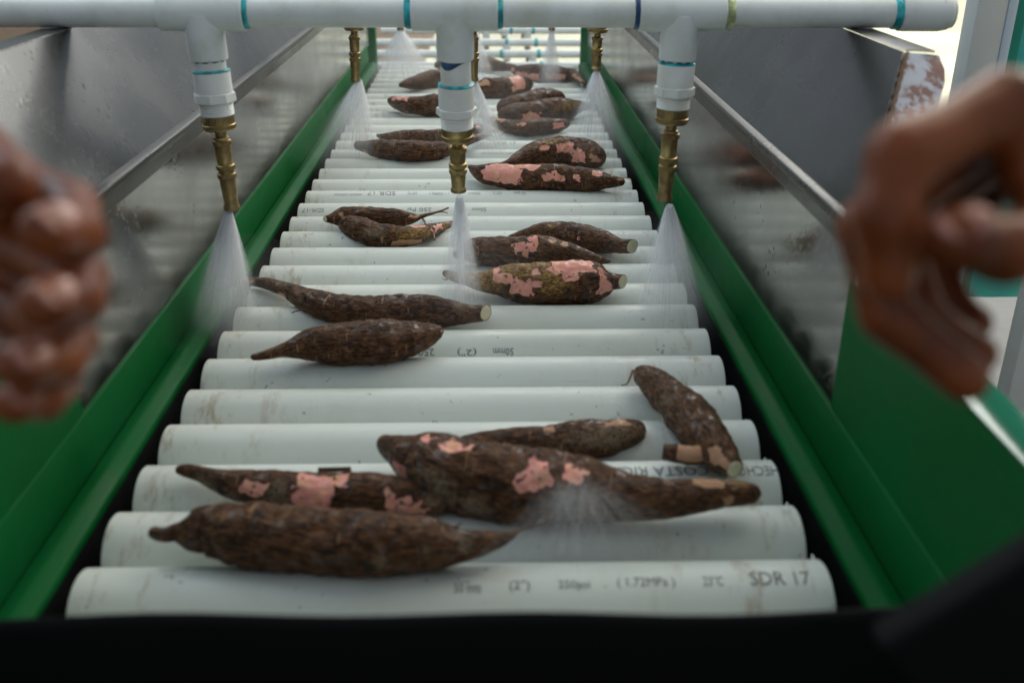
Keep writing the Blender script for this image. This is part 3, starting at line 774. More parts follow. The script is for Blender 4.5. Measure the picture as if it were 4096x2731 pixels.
ROOTS = [
    (0,
     [(-0.2001, 0.0251, 0.0473, 0.0038), (-0.1902, 0.021, 0.0473, 0.0048), (-0.1834, 0.0234, 0.0473, 0.0058), (-0.1784, 0.0231, 0.0473, 0.0084), (-0.1722, 0.0232, 0.0473, 0.0133), (-0.1642, 0.0261, 0.0473, 0.0173), (-0.154, 0.025, 0.0473, 0.0193), (-0.1343, 0.0205, 0.0473, 0.0211), (-0.1149, 0.0166, 0.0473, 0.0214), (-0.0958, 0.0131, 0.0473, 0.0213), (-0.077, 0.0109, 0.0473, 0.0214), (-0.0584, 0.0095, 0.0473, 0.0211), (-0.0398, 0.0082, 0.0473, 0.0198), (-0.0213, 0.0071, 0.0473, 0.0178), (-0.0089, 0.0053, 0.0473, 0.015), (0.0033, 0.0054, 0.0473, 0.0109), (0.0156, 0.0078, 0.0473, 0.0089), (0.028, 0.0119, 0.0473, 0.0059), (0.0355, 0.0157, 0.0473, 0.0033), (0.0419, 0.0212, 0.0473, 0.0013), (0.051, 0.0277, 0.0473, 0.0011), (0.0629, 0.0359, 0.0473, 0.0008)],
     [(0.568, 0.595, 72, 99, 'g'), (0.743, 0.775, 43, 78, 'g'), (0.667, 0.694, 60, 78, 'g')]),
    (1,
     [(-0.2093, 0.114, 0.0401, 0.0028), (-0.1995, 0.1116, 0.0401, 0.0051), (-0.1884, 0.1064, 0.0401, 0.006), (-0.1722, 0.097, 0.0401, 0.0087), (-0.1542, 0.0906, 0.0401, 0.0116), (-0.1356, 0.0865, 0.0401, 0.0136), (-0.1143, 0.0818, 0.0401, 0.0145), (-0.0936, 0.0794, 0.0401, 0.0147), (-0.0732, 0.0787, 0.0401, 0.0152), (-0.0527, 0.0768, 0.0401, 0.0144), (-0.039, 0.0739, 0.0401, 0.0128), (-0.0252, 0.07, 0.0401, 0.0108), (-0.0129, 0.0649, 0.0401, 0.008), (-0.0062, 0.0624, 0.0401, 0.004)],
     [(0.308, 0.388, 34, 87, 'p'), (0.48, 0.614, -7, 122, 'p'), (0.614, 0.662, -7, 40, 'p'), (0.792, 0.829, 34, 122, 'p'), (0.829, 0.931, 52, 131, 'p'), (0.398, 0.477, 34, 122, 'g'), (0.106, 0.206, 57, 147, 'g'), (0.931, 1.0, 34, 94, 'g')]),
    (2,
     [(-0.0588, 0.1339, 0.0518, 0.0051), (-0.053, 0.1256, 0.0518, 0.0088), (-0.0438, 0.1167, 0.0518, 0.0128), (-0.0332, 0.1072, 0.0518, 0.0177), (-0.0246, 0.1038, 0.0518, 0.0215), (-0.0159, 0.0959, 0.0518, 0.0242), (-0.0018, 0.0846, 0.0518, 0.0249), (0.0187, 0.0763, 0.0518, 0.0258), (0.0388, 0.072, 0.0518, 0.0262), (0.0587, 0.0667, 0.0518, 0.0254), (0.0784, 0.0618, 0.0518, 0.0237), (0.0914, 0.0591, 0.0518, 0.0223), (0.1043, 0.0558, 0.0518, 0.02), (0.1171, 0.0524, 0.0518, 0.0171), (0.13, 0.0507, 0.0518, 0.0152), (0.1499, 0.0518, 0.0518, 0.0134), (0.1702, 0.0544, 0.0518, 0.0115), (0.1838, 0.0559, 0.0518, 0.0099), (0.197, 0.0557, 0.0518, 0.0086), (0.2063, 0.0555, 0.0518, 0.0059), (0.2101, 0.0548, 0.0518, 0.0023)],
     [(0.156, 0.208, -2, 18, 'p'), (0.229, 0.305, -12, 21, 'p'), (0.113, 0.168, 79, 148, 'p'), (0.45, 0.504, 8, 52, 'p'), (0.424, 0.476, 34, 69, 'p'), (0.531, 0.577, 5, 43, 'p'), (0.835, 0.905, -32, 21, 'o'), (0.921, 0.96, -32, 28, 'y'), (0.195, 0.305, 58, 122, 'g'), (0.31, 0.364, 81, 122, 'g'), (0.901, 0.928, 69, 122, 'o')]),
    (3,
     [(-0.0028, 0.1595, 0.0319, 0.0066), (0.0183, 0.162, 0.0319, 0.0093), (0.0411, 0.1628, 0.0319, 0.0118), (0.0639, 0.163, 0.0319, 0.0133), (0.087, 0.1673, 0.0319, 0.0148), (0.1102, 0.1692, 0.0319, 0.0149), (0.1261, 0.1738, 0.0319, 0.0133), (0.139, 0.1775, 0.0319, 0.011), (0.1471, 0.1802, 0.0319, 0.007), (0.1502, 0.1801, 0.0319, 0.0031)],
     [(0.441, 0.501, -4, 24, 'o'), (0.753, 0.892, -10, 26, 'o'), (0.532, 0.99, 34, 90, 'g')]),
    (4,
     [(0.1517, 0.2624, 0.0457, 0.0044), (0.1571, 0.2547, 0.0457, 0.0092), (0.1633, 0.2408, 0.0457, 0.0125), (0.1713, 0.2191, 0.0457, 0.0153), (0.1794, 0.1917, 0.0457, 0.0175), (0.1864, 0.1628, 0.0457, 0.0182), (0.1909, 0.1401, 0.0457, 0.0171), (0.1954, 0.12, 0.0457, 0.0138), (0.2, 0.1048, 0.0457, 0.009), (0.2021, 0.0975, 0.0457, 0.0067)],
     [(0.38, 0.5, 38, 67, 'g'), (0.9, 1, 38, 85, 'o')]),
    (5,
     [(-0.2642, 0.4903, 0.0376, 0.0021), (-0.2567, 0.5084, 0.0376, 0.0035), (-0.2387, 0.5093, 0.0376, 0.0049), (-0.2207, 0.503, 0.0376, 0.0066), (-0.2013, 0.4883, 0.0376, 0.0076), (-0.1814, 0.4689, 0.0376, 0.0107), (-0.1668, 0.4536, 0.0376, 0.0131), (-0.1515, 0.4409, 0.0376, 0.0149), (-0.1369, 0.4311, 0.0376, 0.0158), (-0.1162, 0.4231, 0.0376, 0.0167), (-0.0897, 0.4188, 0.0376, 0.0171), (-0.0637, 0.4184, 0.0376, 0.0184), (-0.0376, 0.4168, 0.0376, 0.0173), (-0.018, 0.4156, 0.0376, 0.0143), (-0.0037, 0.4137, 0.0376, 0.0111), (0.0054, 0.4136, 0.0376, 0.0091), (0.0145, 0.4155, 0.0376, 0.0086), (0.0197, 0.4161, 0.0376, 0.0082)],
     [(0.064, 0.139, 15, 68, 'o'), (0.248, 0.301, 98, 158, 'p'), (0.903, 0.928, 15, 45, 'g')]),
    (6,
     [(-0.1917, 0.2917, 0.0477, 0.0024), (-0.1856, 0.2927, 0.0477, 0.0034), (-0.1754, 0.2986, 0.0477, 0.0049), (-0.1653, 0.3061, 0.0477, 0.0064), (-0.1546, 0.3115, 0.0477, 0.0105), (-0.1437, 0.3162, 0.0477, 0.015), (-0.1324, 0.3189, 0.0477, 0.0174), (-0.115, 0.3208, 0.0477, 0.0195), (-0.0917, 0.3233, 0.0477, 0.0208), (-0.0682, 0.3258, 0.0477, 0.0202), (-0.0508, 0.3313, 0.0477, 0.0168), (-0.0391, 0.3363, 0.0477, 0.0129), (-0.0298, 0.3429, 0.0477, 0.0091), (-0.0227, 0.3465, 0.0477, 0.0052), (-0.02, 0.3465, 0.0477, 0.0027)],
     [(0.964, 0.995, 42, 77, 'o')]),
    (7,
     [(-0.1888, 0.724, 0.0418, 0.0039), (-0.1793, 0.7272, 0.0418, 0.007), (-0.167, 0.734, 0.0418, 0.0117), (-0.1537, 0.7344, 0.0418, 0.0135), (-0.137, 0.7331, 0.0418, 0.0135), (-0.1117, 0.73, 0.0418, 0.0126), (-0.0934, 0.7284, 0.0418, 0.0111), (-0.0783, 0.7259, 0.0418, 0.0079), (-0.0702, 0.7295, 0.0418, 0.0048), (-0.0623, 0.7369, 0.0418, 0.0029), (-0.0463, 0.7524, 0.0418, 0.0015), (-0.0382, 0.7616, 0.0418, 0.0012), (-0.0301, 0.7739, 0.0418, 0.0007)],
     [(0.613, 0.694, 19, 67, 'o'), (0.089, 0.132, 36, 72, 'o')]),
    (8,
     [(-0.1842, 0.7356, 0.0362, 0.0033), (-0.1714, 0.7272, 0.0362, 0.005), (-0.1641, 0.7217, 0.0362, 0.0099), (-0.1508, 0.7075, 0.0362, 0.0146), (-0.1379, 0.6946, 0.0362, 0.0162), (-0.1236, 0.6809, 0.0362, 0.0159), (-0.1068, 0.6736, 0.0362, 0.0152), (-0.0825, 0.6694, 0.0362, 0.0132), (-0.0669, 0.6735, 0.0362, 0.0122), (-0.0516, 0.687, 0.0362, 0.0101), (-0.0362, 0.7079, 0.0362, 0.0062), (-0.0267, 0.718, 0.0362, 0.0044), (-0.0072, 0.7374, 0.0362, 0.0008)],
     [(0.701, 0.797, 15, 78, 'p'), (0.581, 0.679, -18, 19, 'p'), (0.496, 0.617, 96, 136, 'o'), (0.348, 0.46, 35, 84, 'g'), (0.517, 0.706, 19, 90, 'y'), (0.797, 0.88, 19, 125, 'y')]),
    (9,
     [(0.0469, 0.641, 0.0427, 0.0028), (0.0627, 0.6474, 0.0427, 0.0075), (0.076, 0.6514, 0.0427, 0.0115), (0.0893, 0.6554, 0.0427, 0.0142), (0.1026, 0.6557, 0.0427, 0.0156), (0.1156, 0.6534, 0.0427, 0.0163), (0.1284, 0.648, 0.0427, 0.0172), (0.147, 0.637, 0.0427, 0.0163), (0.165, 0.6226, 0.0427, 0.0129), (0.1791, 0.6105, 0.0427, 0.0096), (0.189, 0.6084, 0.0427, 0.0089), (0.1954, 0.6077, 0.0427, 0.0085)],
     [(0.304, 0.36, 14, 45, 'y'), (0.591, 0.621, 72, 85, 'p'), (0.095, 0.116, 35, 54, 'p')]),
    (10,
     [(-0.0184, 0.5722, 0.046, 0.0028), (-0.015, 0.5734, 0.046, 0.0048), (-0.0051, 0.5716, 0.046, 0.0064), (0.001, 0.5784, 0.046, 0.013), (0.0108, 0.5836, 0.046, 0.0161), (0.0357, 0.5817, 0.046, 0.018), (0.0605, 0.5786, 0.046, 0.0183), (0.0791, 0.5783, 0.046, 0.0183), (0.0977, 0.5762, 0.046, 0.0177), (0.1158, 0.5694, 0.046, 0.0142), (0.1335, 0.5599, 0.046, 0.0098), (0.1508, 0.5497, 0.046, 0.0052), (0.1623, 0.544, 0.046, 0.0013)],
     [(0.395, 0.469, 34, 86, 'p'), (0.469, 0.533, 9, 74, 'p'), (0.6, 0.646, 1, 29, 'o'), (0.679, 0.733, -19, 31, 'o'), (0.125, 0.157, 53, 82, 'o')]),
    (11,
     [(-0.0274, 0.517, 0.0442, 0.0021), (-0.0227, 0.5119, 0.0442, 0.0044), (-0.0119, 0.5009, 0.0442, 0.0058), (-0.0001, 0.495, 0.0442, 0.0072), (0.0115, 0.4892, 0.0442, 0.0098), (0.023, 0.4882, 0.0442, 0.013), (0.0346, 0.4872, 0.0442, 0.0161), (0.0518, 0.4853, 0.0442, 0.0202), (0.069, 0.4819, 0.0442, 0.0218), (0.0861, 0.4805, 0.0442, 0.0226), (0.1034, 0.4806, 0.0442, 0.0232), (0.1208, 0.4823, 0.0442, 0.0234), (0.1347, 0.4837, 0.0442, 0.0229), (0.144, 0.484, 0.0442, 0.0202), (0.1498, 0.4839, 0.0442, 0.015), (0.1547, 0.4863, 0.0442, 0.0101), (0.1638, 0.4857, 0.0442, 0.0082), (0.1684, 0.4853, 0.0442, 0.0075)],
     [(0.313, 0.352, -5, 63, 'p'), (0.33, 0.436, 39, 75, 'p'), (0.414, 0.532, 60, 103, 'p'), (0.532, 0.571, 61, 81, 'p'), (0.515, 0.56, 25, 45, 'p'), (0.61, 0.845, -21, 42, 'p'), (0.676, 0.738, 39, 63, 'p'), (0.857, 0.901, 16, 113, 'p'), (0.837, 0.873, 93, 109, 'p'), (0.156, 0.235, 39, 93, 'o'), (0.268, 0.749, -21, 83, 'y'), (0.543, 0.699, 32, 99, 'y'), (0.0, 0.38, -21, 133, 'y')]),
    (12,
     [(-0.0065, 0.9853, 0.0448, 0.0019), (0.0023, 0.9615, 0.0448, 0.0077), (0.0165, 0.9403, 0.0448, 0.0141), (0.0363, 0.9305, 0.0448, 0.0175), (0.0755, 0.918, 0.0448, 0.0202), (0.1146, 0.9127, 0.0448, 0.0208), (0.1437, 0.9087, 0.0448, 0.0198), (0.1723, 0.9002, 0.0448, 0.0166), (0.1914, 0.8963, 0.0448, 0.0126), (0.2104, 0.8917, 0.0448, 0.0079), (0.2231, 0.8923, 0.0448, 0.0048)],
     [(0.217, 0.432, 1, 105, 'p'), (0.432, 0.528, -15, 38, 'p'), (0.543, 0.677, 58, 87, 'p'), (0.581, 0.625, 45, 64, 'p'), (0.722, 0.767, 51, 87, 'p'), (0.819, 0.878, 5, 51, 'p'), (0.959, 0.996, 22, 51, 'o')]),
    (13,
     [(0.0409, 0.984, 0.0468, 0.0029), (0.0576, 0.9974, 0.0468, 0.0067), (0.0705, 1.0162, 0.0468, 0.0125), (0.0901, 1.0375, 0.0468, 0.019), (0.1122, 1.0549, 0.0468, 0.0235), (0.1341, 1.0636, 0.0468, 0.0253), (0.1554, 1.0621, 0.0468, 0.0254), (0.1761, 1.053, 0.0468, 0.0242), (0.1897, 1.0387, 0.0468, 0.0206), (0.1987, 1.0235, 0.0468, 0.0136), (0.2037, 1.0149, 0.0468, 0.0042)],
     [(0.371, 0.462, 39, 62, 'p'), (0.534, 0.667, 46, 76, 'p'), (0.667, 0.729, 32, 76, 'p'), (0.781, 0.846, 53, 70, 'p'), (0.719, 0.889, 65, 116, 'p'), (0.378, 0.627, 12, 39, 'y'), (0.938, 1.0, 53, 113, 'o')]),
    (14,
     [(-0.1718, 1.2221, 0.0395, 0.002), (-0.1575, 1.2064, 0.0395, 0.0066), (-0.1344, 1.2057, 0.0395, 0.0104), (-0.1114, 1.2076, 0.0395, 0.0127), (-0.0768, 1.2084, 0.0395, 0.013), (-0.0493, 1.2149, 0.0395, 0.0122), (-0.0195, 1.2356, 0.0395, 0.0112), (-0.001, 1.2619, 0.0395, 0.0088), (0.0133, 1.28, 0.0395, 0.0069)],
     [(0.878, 0.948, 24, 77, 'p'), (0.965, 1.0, 41, 101, 'o')]),
    (15,
     [(-0.1985, 1.1312, 0.0439, 0.007), (-0.1821, 1.1187, 0.0439, 0.0096), (-0.1682, 1.1116, 0.0439, 0.0134), (-0.1473, 1.0988, 0.0439, 0.0158), (-0.1137, 1.0861, 0.0439, 0.0171), (-0.0812, 1.084, 0.0439, 0.0162), (-0.0492, 1.0966, 0.0439, 0.0133), (-0.0282, 1.126, 0.0439, 0.0094), (-0.0066, 1.1623, 0.0439, 0.0068), (0.0159, 1.1985, 0.0439, 0.006), (0.0275, 1.2183, 0.0439, 0.0054)],
     [(0.071, 0.11, 100, 167, 'p'), (0.94, 1.0, 40, 77, 'o')]),
    (16,
     [(-0.1744, 1.5026, 0.0477, 0.0047), (-0.1622, 1.483, 0.0477, 0.0114), (-0.1391, 1.4525, 0.0477, 0.0157), (-0.1089, 1.4453, 0.0477, 0.0189), (-0.0723, 1.4451, 0.0477, 0.0212), (-0.0402, 1.442, 0.0477, 0.0194), (-0.0173, 1.4361, 0.0477, 0.0137), (0.0056, 1.4244, 0.0477, 0.0068), (0.0203, 1.4244, 0.0477, 0.0034)],
     [(0.121, 0.315, -11, 55, 'p')]),
    (17,
     [(-0.1688, 1.682, 0.0452, 0.0038), (-0.1501, 1.7036, 0.0452, 0.0115), (-0.1257, 1.7234, 0.0452, 0.0172), (-0.0959, 1.748, 0.0452, 0.0222), (-0.0625, 1.7631, 0.0452, 0.0224), (-0.0336, 1.7631, 0.0452, 0.0171), (-0.0126, 1.763, 0.0452, 0.0092)],
     []),
    (18,
     [(-0.1039, 1.9471, 0.0459, 0.0054), (-0.0835, 1.9668, 0.0459, 0.0142), (-0.0556, 1.9849, 0.0459, 0.0201), (-0.0271, 1.994, 0.0459, 0.023), (-0.0041, 1.9912, 0.0459, 0.0226), (0.0161, 1.9785, 0.0459, 0.0196), (0.0444, 1.9488, 0.0459, 0.0142), (0.0722, 1.9241, 0.0459, 0.0101), (0.0972, 1.9137, 0.0459, 0.0056)],
     [(0.619, 0.72, 70, 111, 'o')]),
    (19,
     [(0.0831, 1.9076, 0.0434, 0.0077), (0.0989, 1.8779, 0.0434, 0.0138), (0.1256, 1.8571, 0.0434, 0.0198), (0.1522, 1.8423, 0.0434, 0.0214), (0.1918, 1.8228, 0.0434, 0.0193), (0.2186, 1.8203, 0.0434, 0.0148), (0.2302, 1.7654, 0.0434, 0.0079), (0.238, 1.7055, 0.0434, 0.0039)],
     [(0.118, 0.343, 81, 134, 'p'), (0.395, 0.526, 75, 111, 'p'), (0.0, 0.098, 44, 92, 'p'), (0.69, 0.915, 28, 81, 'o')]),
    (20,
     [(-0.0059, 1.6344, 0.0449, 0.0112), (0.0042, 1.6207, 0.0449, 0.0186), (0.024, 1.6302, 0.0449, 0.0229), (0.0466, 1.639, 0.0449, 0.0234), (0.0694, 1.6536, 0.0449, 0.0229), (0.093, 1.6847, 0.0449, 0.0207), (0.1139, 1.6976, 0.0449, 0.0141), (0.1242, 1.6998, 0.0449, 0.006)],
     [(0.512, 0.76, -10, 97, 'p'), (0.078, 0.204, 16, 56, 'o'), (0.005, 0.12, 80, 110, 'p')]),
    (21,
     [(0.0406, 1.4135, 0.051, 0.0124), (0.062, 1.4076, 0.051, 0.0202), (0.0846, 1.4132, 0.051, 0.0237), (0.1104, 1.435, 0.051, 0.026), (0.1398, 1.4717, 0.051, 0.0244), (0.1649, 1.4992, 0.051, 0.0159), (0.1747, 1.5116, 0.051, 0.0065)],
     []),
    (22,
     [(0.0411, 1.3521, 0.0488, 0.0088), (0.0608, 1.3493, 0.0488, 0.017), (0.0827, 1.3508, 0.0488, 0.0217), (0.1163, 1.3652, 0.0488, 0.0237), (0.1507, 1.3853, 0.0488, 0.0247), (0.1768, 1.4053, 0.0488, 0.02), (0.1986, 1.4235, 0.0488, 0.0125), (0.2231, 1.4419, 0.0488, 0.0071), (0.2345, 1.4524, 0.0488, 0.0041)],
     [(0.185, 0.336, 73, 132, 'p'), (0.465, 0.977, 42, 90, 'y')]),
    (23,
     [(0.0102, 1.3921, 0.0421, 0.0054), (0.0279, 1.3348, 0.0421, 0.0071), (0.049, 1.2939, 0.0421, 0.0112), (0.0803, 1.27, 0.0421, 0.0134), (0.112, 1.2712, 0.0421, 0.0148), (0.1423, 1.2823, 0.0421, 0.0141), (0.1648, 1.3006, 0.0421, 0.0086), (0.1743, 1.3066, 0.0421, 0.0034)],
     [(0.572, 0.621, 34, 61, 'p'), (0.802, 0.908, 54, 102, 'p'), (0.351, 0.467, -12, 41, 'o')]),
]
def sstep(x, a, b):
    t = np.clip((x-a)/(b-a), 0, 1); return t*t*(3-2*t)

def make_root(idx, pts, patches):
    P = np.array(pts, float)
    # resample the spine evenly by length
    ts = np.linspace(0, 1, 400)
    S = np.array([catmull(P, t) for t in ts])
    seg = np.r_[0, np.cumsum(np.linalg.norm(np.diff(S[:, :3], axis=0), axis=1))]
    Lr = seg[-1]
    dist = float(np.linalg.norm(P[:, :3].mean(0)-np.array(CAM_POS)))
    ds = 0.0011*max(1, dist/0.8)
    m = int(Lr/ds); rmax = P[:, 3].max(); n = int(2*math.pi*rmax/(ds*1.25))
    n = max(36, min(120, n))
    sq = np.linspace(0, Lr, m)
    C_ = np.stack([np.interp(sq, seg, S[:, i]) for i in range(4)], 1)
    # the knots' own length fraction for the patches
    c = C_[:, :3]; r = np.maximum(C_[:, 3], 0.0012)
    T = np.gradient(c, axis=0); T /= np.linalg.norm(T, axis=1)[:, None]
    up = np.array([0, 0, 1.0]); B = np.cross(T, up); B /= np.linalg.norm(B, axis=1)[:, None]
    N = np.cross(B, T)
    cuts = CUTS.get(idx, []); cut_n = {}
    for e in (0, 1):
        if e not in cuts:   # round the tip over
            tip = r[0] if e == 0 else r[-1]
            q = sq if e == 0 else Lr-sq
            w = max(tip*0.9, 0.002)
            sh = np.sqrt(np.clip(1-(1-np.clip(q/w, 0.01, 1))**2, 0.0, 1))
            r = r*np.maximum(sh, 0.12)
    ph = np.linspace(0, 2*math.pi, n, endpoint=False)
    sg, pg = np.meshgrid(sq, ph, indexing='ij')
    rg = np.repeat(r[:, None], n, 1)
    smm = sg*1000; amm = ((pg+math.pi) % (2*math.pi)-math.pi)*rg*1000
    # signed depth inside each kind of patch, in millimetres
    A = {k: np.full(sg.shape, -30.0) for k in 'poyg'}
    jag = np.empty(sg.shape); lump = np.empty(sg.shape); fine = np.empty(sg.shape); wa = np.empty(sg.shape); ws = np.empty(sg.shape)
    for i in range(m):
        for k in range(n):
            v = Vector((sq[i]*1000+idx*311.7, math.cos(ph[k])*r[i]*1000+idx*17, math.sin(ph[k])*r[i]*1000))
            lump[i, k] = mn.noise(v*0.035)
            jag[i, k] = mn.noise(v*0.16)+0.5*mn.noise(v*0.45)
            wa[i, k] = mn.noise(v*0.13+Vector((40, 0, 0)))*1.7; ws[i, k] = mn.noise(v*0.15+Vector((0, 70, 0)))*1.7
            fine[i, k] = mn.noise(Vector((v.x*0.16, v.y*0.42, v.z*0.42)))
    for (t0, t1, p0, p1, kd) in patches:
        s0, s1 = t0*Lr*1000, t1*Lr*1000
        pc, hp = math.radians((p0+p1)/2), math.radians((p1-p0)/2)
        av = ((pg-pc+math.pi) % (2*math.pi)-math.pi)*rg*1000; ha = hp*rg*1000
        sv = smm-(s0+s1)/2; hs = (s1-s0)/2
        if kd in 'po':      # torn, roughly rectangular flakes with a wandering edge
            av = av+wa*min(3.2, 0.35*hp*rmax*1000); sv = sv+ws*min(4.0, 0.45*hs)
            d = np.minimum(ha-np.abs(av), hs-np.abs(sv))+0.9*jag
            d = np.minimum(d, 1.35*(ha+hs)*0.72-np.abs(av)*0.9-np.abs(sv)*0.9+1.2*jag)
        else:               # scurf: soft-edged blotch
            d = (1-np.sqrt((av/np.maximum(ha, 1))**2+(sv/max(hs, 1))**2))*np.minimum(ha, hs)
        A[kd] = np.maximum(A[kd], d)
    taper = np.clip(rg/rmax, 0.15, 1)
    off = rg*(1+0.15*lump*taper+0.05*wa*taper)+0.00055*fine*taper+0.0002*jag
    off -= 0.00085*sstep(A['p'], -0.3, 0.3)+0.0005*sstep(A['o'], -0.3, 0.3)
    X = c[:, None, :]+off[..., None]*(np.cos(pg)[..., None]*N[:, None, :]+np.sin(pg)[..., None]*B[:, None, :])
    for e in cuts:      # sliced ends: a flat cut turned a little towards the feed end
        Te = (-T[0] if e == 0 else T[-1]); ce = (c[0] if e == 0 else c[-1])
        nv = Te+np.array([0, -CUT_TURN.get(idx, 0.6), 0.12]); nv /= np.linalg.norm(nv)
        dd = (X-ce)@nv; dd = np.where(dd > 0, dd, 0)
        X = X-dd[..., None]*Te/(Te@nv)
        ring_i = 0 if e == 0 else -1
        dl = (X[ring_i]-ce)@nv
        X[ring_i] = X[ring_i]-dl[:, None]*Te/(Te@nv)
        cut_n[e] = nv
    o0 = c[m//2].copy(); o0[2] = c[:, 2].min()-rmax*0.6
    V = X.reshape(-1, 3)-o0
    ii, kk = np.meshgrid(np.arange(m-1), np.arange(n), indexing='ij')
    a = (ii*n+kk).ravel(); b = (ii*n+(kk+1) % n).ravel()
    quads = np.stack([a, a+n, b+n, b], 1)
    capv = np.stack([c[0]-o0, c[-1]-o0])
    V = np.concatenate([V, capv])
    k0 = np.arange(n); c0 = m*n
    tri0 = np.stack([np.full(n, c0), k0, (k0+1) % n], 1); tri1 = np.stack([np.full(n, c0+1), (m-1)*n+(k0+1) % n, (m-1)*n+k0], 1)
    faces = [tuple(q) for q in quads.tolist()]+[tuple(q) for q in tri0.tolist()]+[tuple(q) for q in tri1.tolist()]
    me = bpy.data.meshes.new('cassava_root')
    me.from_pydata(V.tolist(), [], faces); me.update()
    ext = lambda g, fill=None: np.r_[g.ravel(), [g[0].mean(), g[-1].mean()]]
    suv = np.stack([ext(smm), ext(np.cos(pg)*rg*1000), ext(np.sin(pg)*rg*1000)], 1)
    at = me.attributes.new('suv', 'FLOAT_VECTOR', 'POINT'); at.data.foreach_set('vector', suv.astype(np.float32).ravel())
    for nm, k in (('pink', 'p'), ('tan', 'o'), ('gold', 'y'), ('grey', 'g')):
        at = me.attributes.new(nm, 'FLOAT', 'POINT'); at.data.foreach_set('value', ext(A[k]).astype(np.float32))
    o = link_mesh('cassava_root', me, M['root'])
    o.location = o0
    tag(o, LABELS[idx], 'cassava root', 'cassava roots being washed on the rollers')
    for e in cuts:
        ci = c[0] if e == 0 else c[-1]; tv = Vector(cut_n[e])
        ring = X[0] if e == 0 else X[-1]
        V2 = []; F2 = []
        cen = Vector(ring.mean(0))+tv*0.0009
        V2.append(cen)
        for fr, hgt in ((0.45, 0.0010), (0.80, 0.0009), (0.93, 0.0002)):
            for k in range(n):
                p = Vector(ring[k]); V2.append(cen+(p-cen)*fr+tv*(hgt-0.0003+0.0004*mn.noise(p*300)))
        for k in range(n): F2.append((0, 1+k, 1+(k+1) % n))
        for j in range(2):
            for k in range(n):
                a_, b_ = 1+j*n+k, 1+j*n+(k+1) % n
                F2.append((a_, a_+n, b_+n, b_))
        bm = bmesh.new(); mm = mesh_from('cut_end', [v-Vector(o0) for v in V2], F2); bm.from_mesh(mm); bmesh.ops.recalc_face_normals(bm, faces=bm.faces); bm.to_mesh(mm); bm.free()
        link_mesh('cut_end', mm, M['flesh'], o)
    return o, Vector(o0)

def rootlet(owner, pts, r0, r1):
    o, o0 = owner
    pts = [Vector(p)-o0 for p in pts]
    arr = np.array(pts)
    q = [Vector(catmull(arr, t)) for t in np.linspace(0, 1, 12)]
    tube('rootlet', q, [r0+(r1-r0)*i/11 for i in range(12)], M['rootlet'], o, n=6)

def flake(owner, p, dirx, L, W, curl):
    o, o0 = owner
    V = []; F = []; dx = Vector(dirx).normalized(); dy = Vector((0, 0, 1)).cross(dx).normalized()
    for s_ in (0, 1):
        for i in range(9):
            for j in range(5):
                t = i/8-0.5; w = j/4
                jx = 0.08*mn.noise(Vector((i*1.3, j*2.1, L*1000)))
                V.append(Vector(p)-o0+dx*L*(t+jx)+dy*W*math.sin(w*curl)/curl+Vector((0, 0, W*(1-math.cos(w*curl))/curl+0.0004*s_)))
    for s_ in (0, 1):
        for i in range(8):
            for j in range(4):
                a = s_*45+i*5+j
                F.append((a, a+1, a+6, a+5) if s_ else (a+5, a+6, a+1, a))
    build('bark_flake', V, F, M['bark'], o)

made = {}
for (idx, pts, patches) in ROOTS:
    made[idx] = make_root(idx, pts, patches)

def side_stub(owner, pts, rad):
    o, o0 = owner
    arr = np.array([np.array(p)-np.array(o0) for p in pts])
    q = [Vector(catmull(arr, t)) for t in np.linspace(0, 1, 16)]
    st = tube('side_stub', q, [float(np.interp(i/15, np.linspace(0, 1, len(rad)), rad))*(1+0.12*mn.noise(Vector((i*0.7, 3, 1)))) for i in range(16)], M['root'], o, n=20)
    me = st.data; nv = len(me.vertices)
    suv = np.array([(v.co.x*1000, v.co.y*1000, v.co.z*1000) for v in me.vertices], np.float32)
    me.attributes.new('suv', 'FLOAT_VECTOR', 'POINT').data.foreach_set('vector', suv.ravel())
    for nm in ('pink', 'gold', 'grey'):
        me.attributes.new(nm, 'FLOAT', 'POINT').data.foreach_set('value', np.full(nv, -30, np.float32))
    tn = np.array([4.0 if (5 <= (i//20) <= 12 and (i % 20) in (0, 1, 2, 3, 4, 5, 19, 18)) else -4.0 for i in range(nv)], np.float32)
    me.attributes.new('tan', 'FLOAT', 'POINT').data.foreach_set('value', tn)
    return st
side_stub(made[4], [(0.1545, 0.1285, 0.0425), (0.1663, 0.1252, 0.0425), (0.1774, 0.1222, 0.0425), (0.1869, 0.1263, 0.043)], [0.0062, 0.0072, 0.0074, 0.0085])
rootlet(made[4], [(0.1498, 0.265, 0.045), (0.1464, 0.2557, 0.043), (0.1428, 0.2487, 0.04), (0.138, 0.2494, 0.038)], 0.0011, 0.0006)
rootlet(made[5], [(-0.1686, 0.432, 0.036), (-0.1743, 0.4334, 0.034), (-0.1778, 0.4311, 0.034), (-0.1795, 0.427, 0.034)], 0.0009, 0.0006)
rootlet(made[7], [(-0.0482, 0.7862, 0.031), (-0.0397, 0.7908, 0.031), (-0.0325, 0.7848, 0.031)], 0.0010, 0.0006)
rootlet(made[7], [(-0.0648, 0.7591, 0.031), (-0.0616, 0.7478, 0.031), (-0.0601, 0.7367, 0.031)], 0.0014, 0.0010)
rootlet(made[8], [(-0.0456, 0.6826, 0.038), (-0.0457, 0.6733, 0.036), (-0.044, 0.6616, 0.034)], 0.0014, 0.0016)
rootlet(made[11], [(-0.021, 0.5094, 0.041), (-0.024, 0.5108, 0.038), (-0.0278, 0.5161, 0.037)], 0.0010, 0.0005)
rootlet(made[15], [(0.0171, 1.1881, 0.043), (0.0239, 1.1891, 0.04), (0.0308, 1.1847, 0.038)], 0.0012, 0.0007)
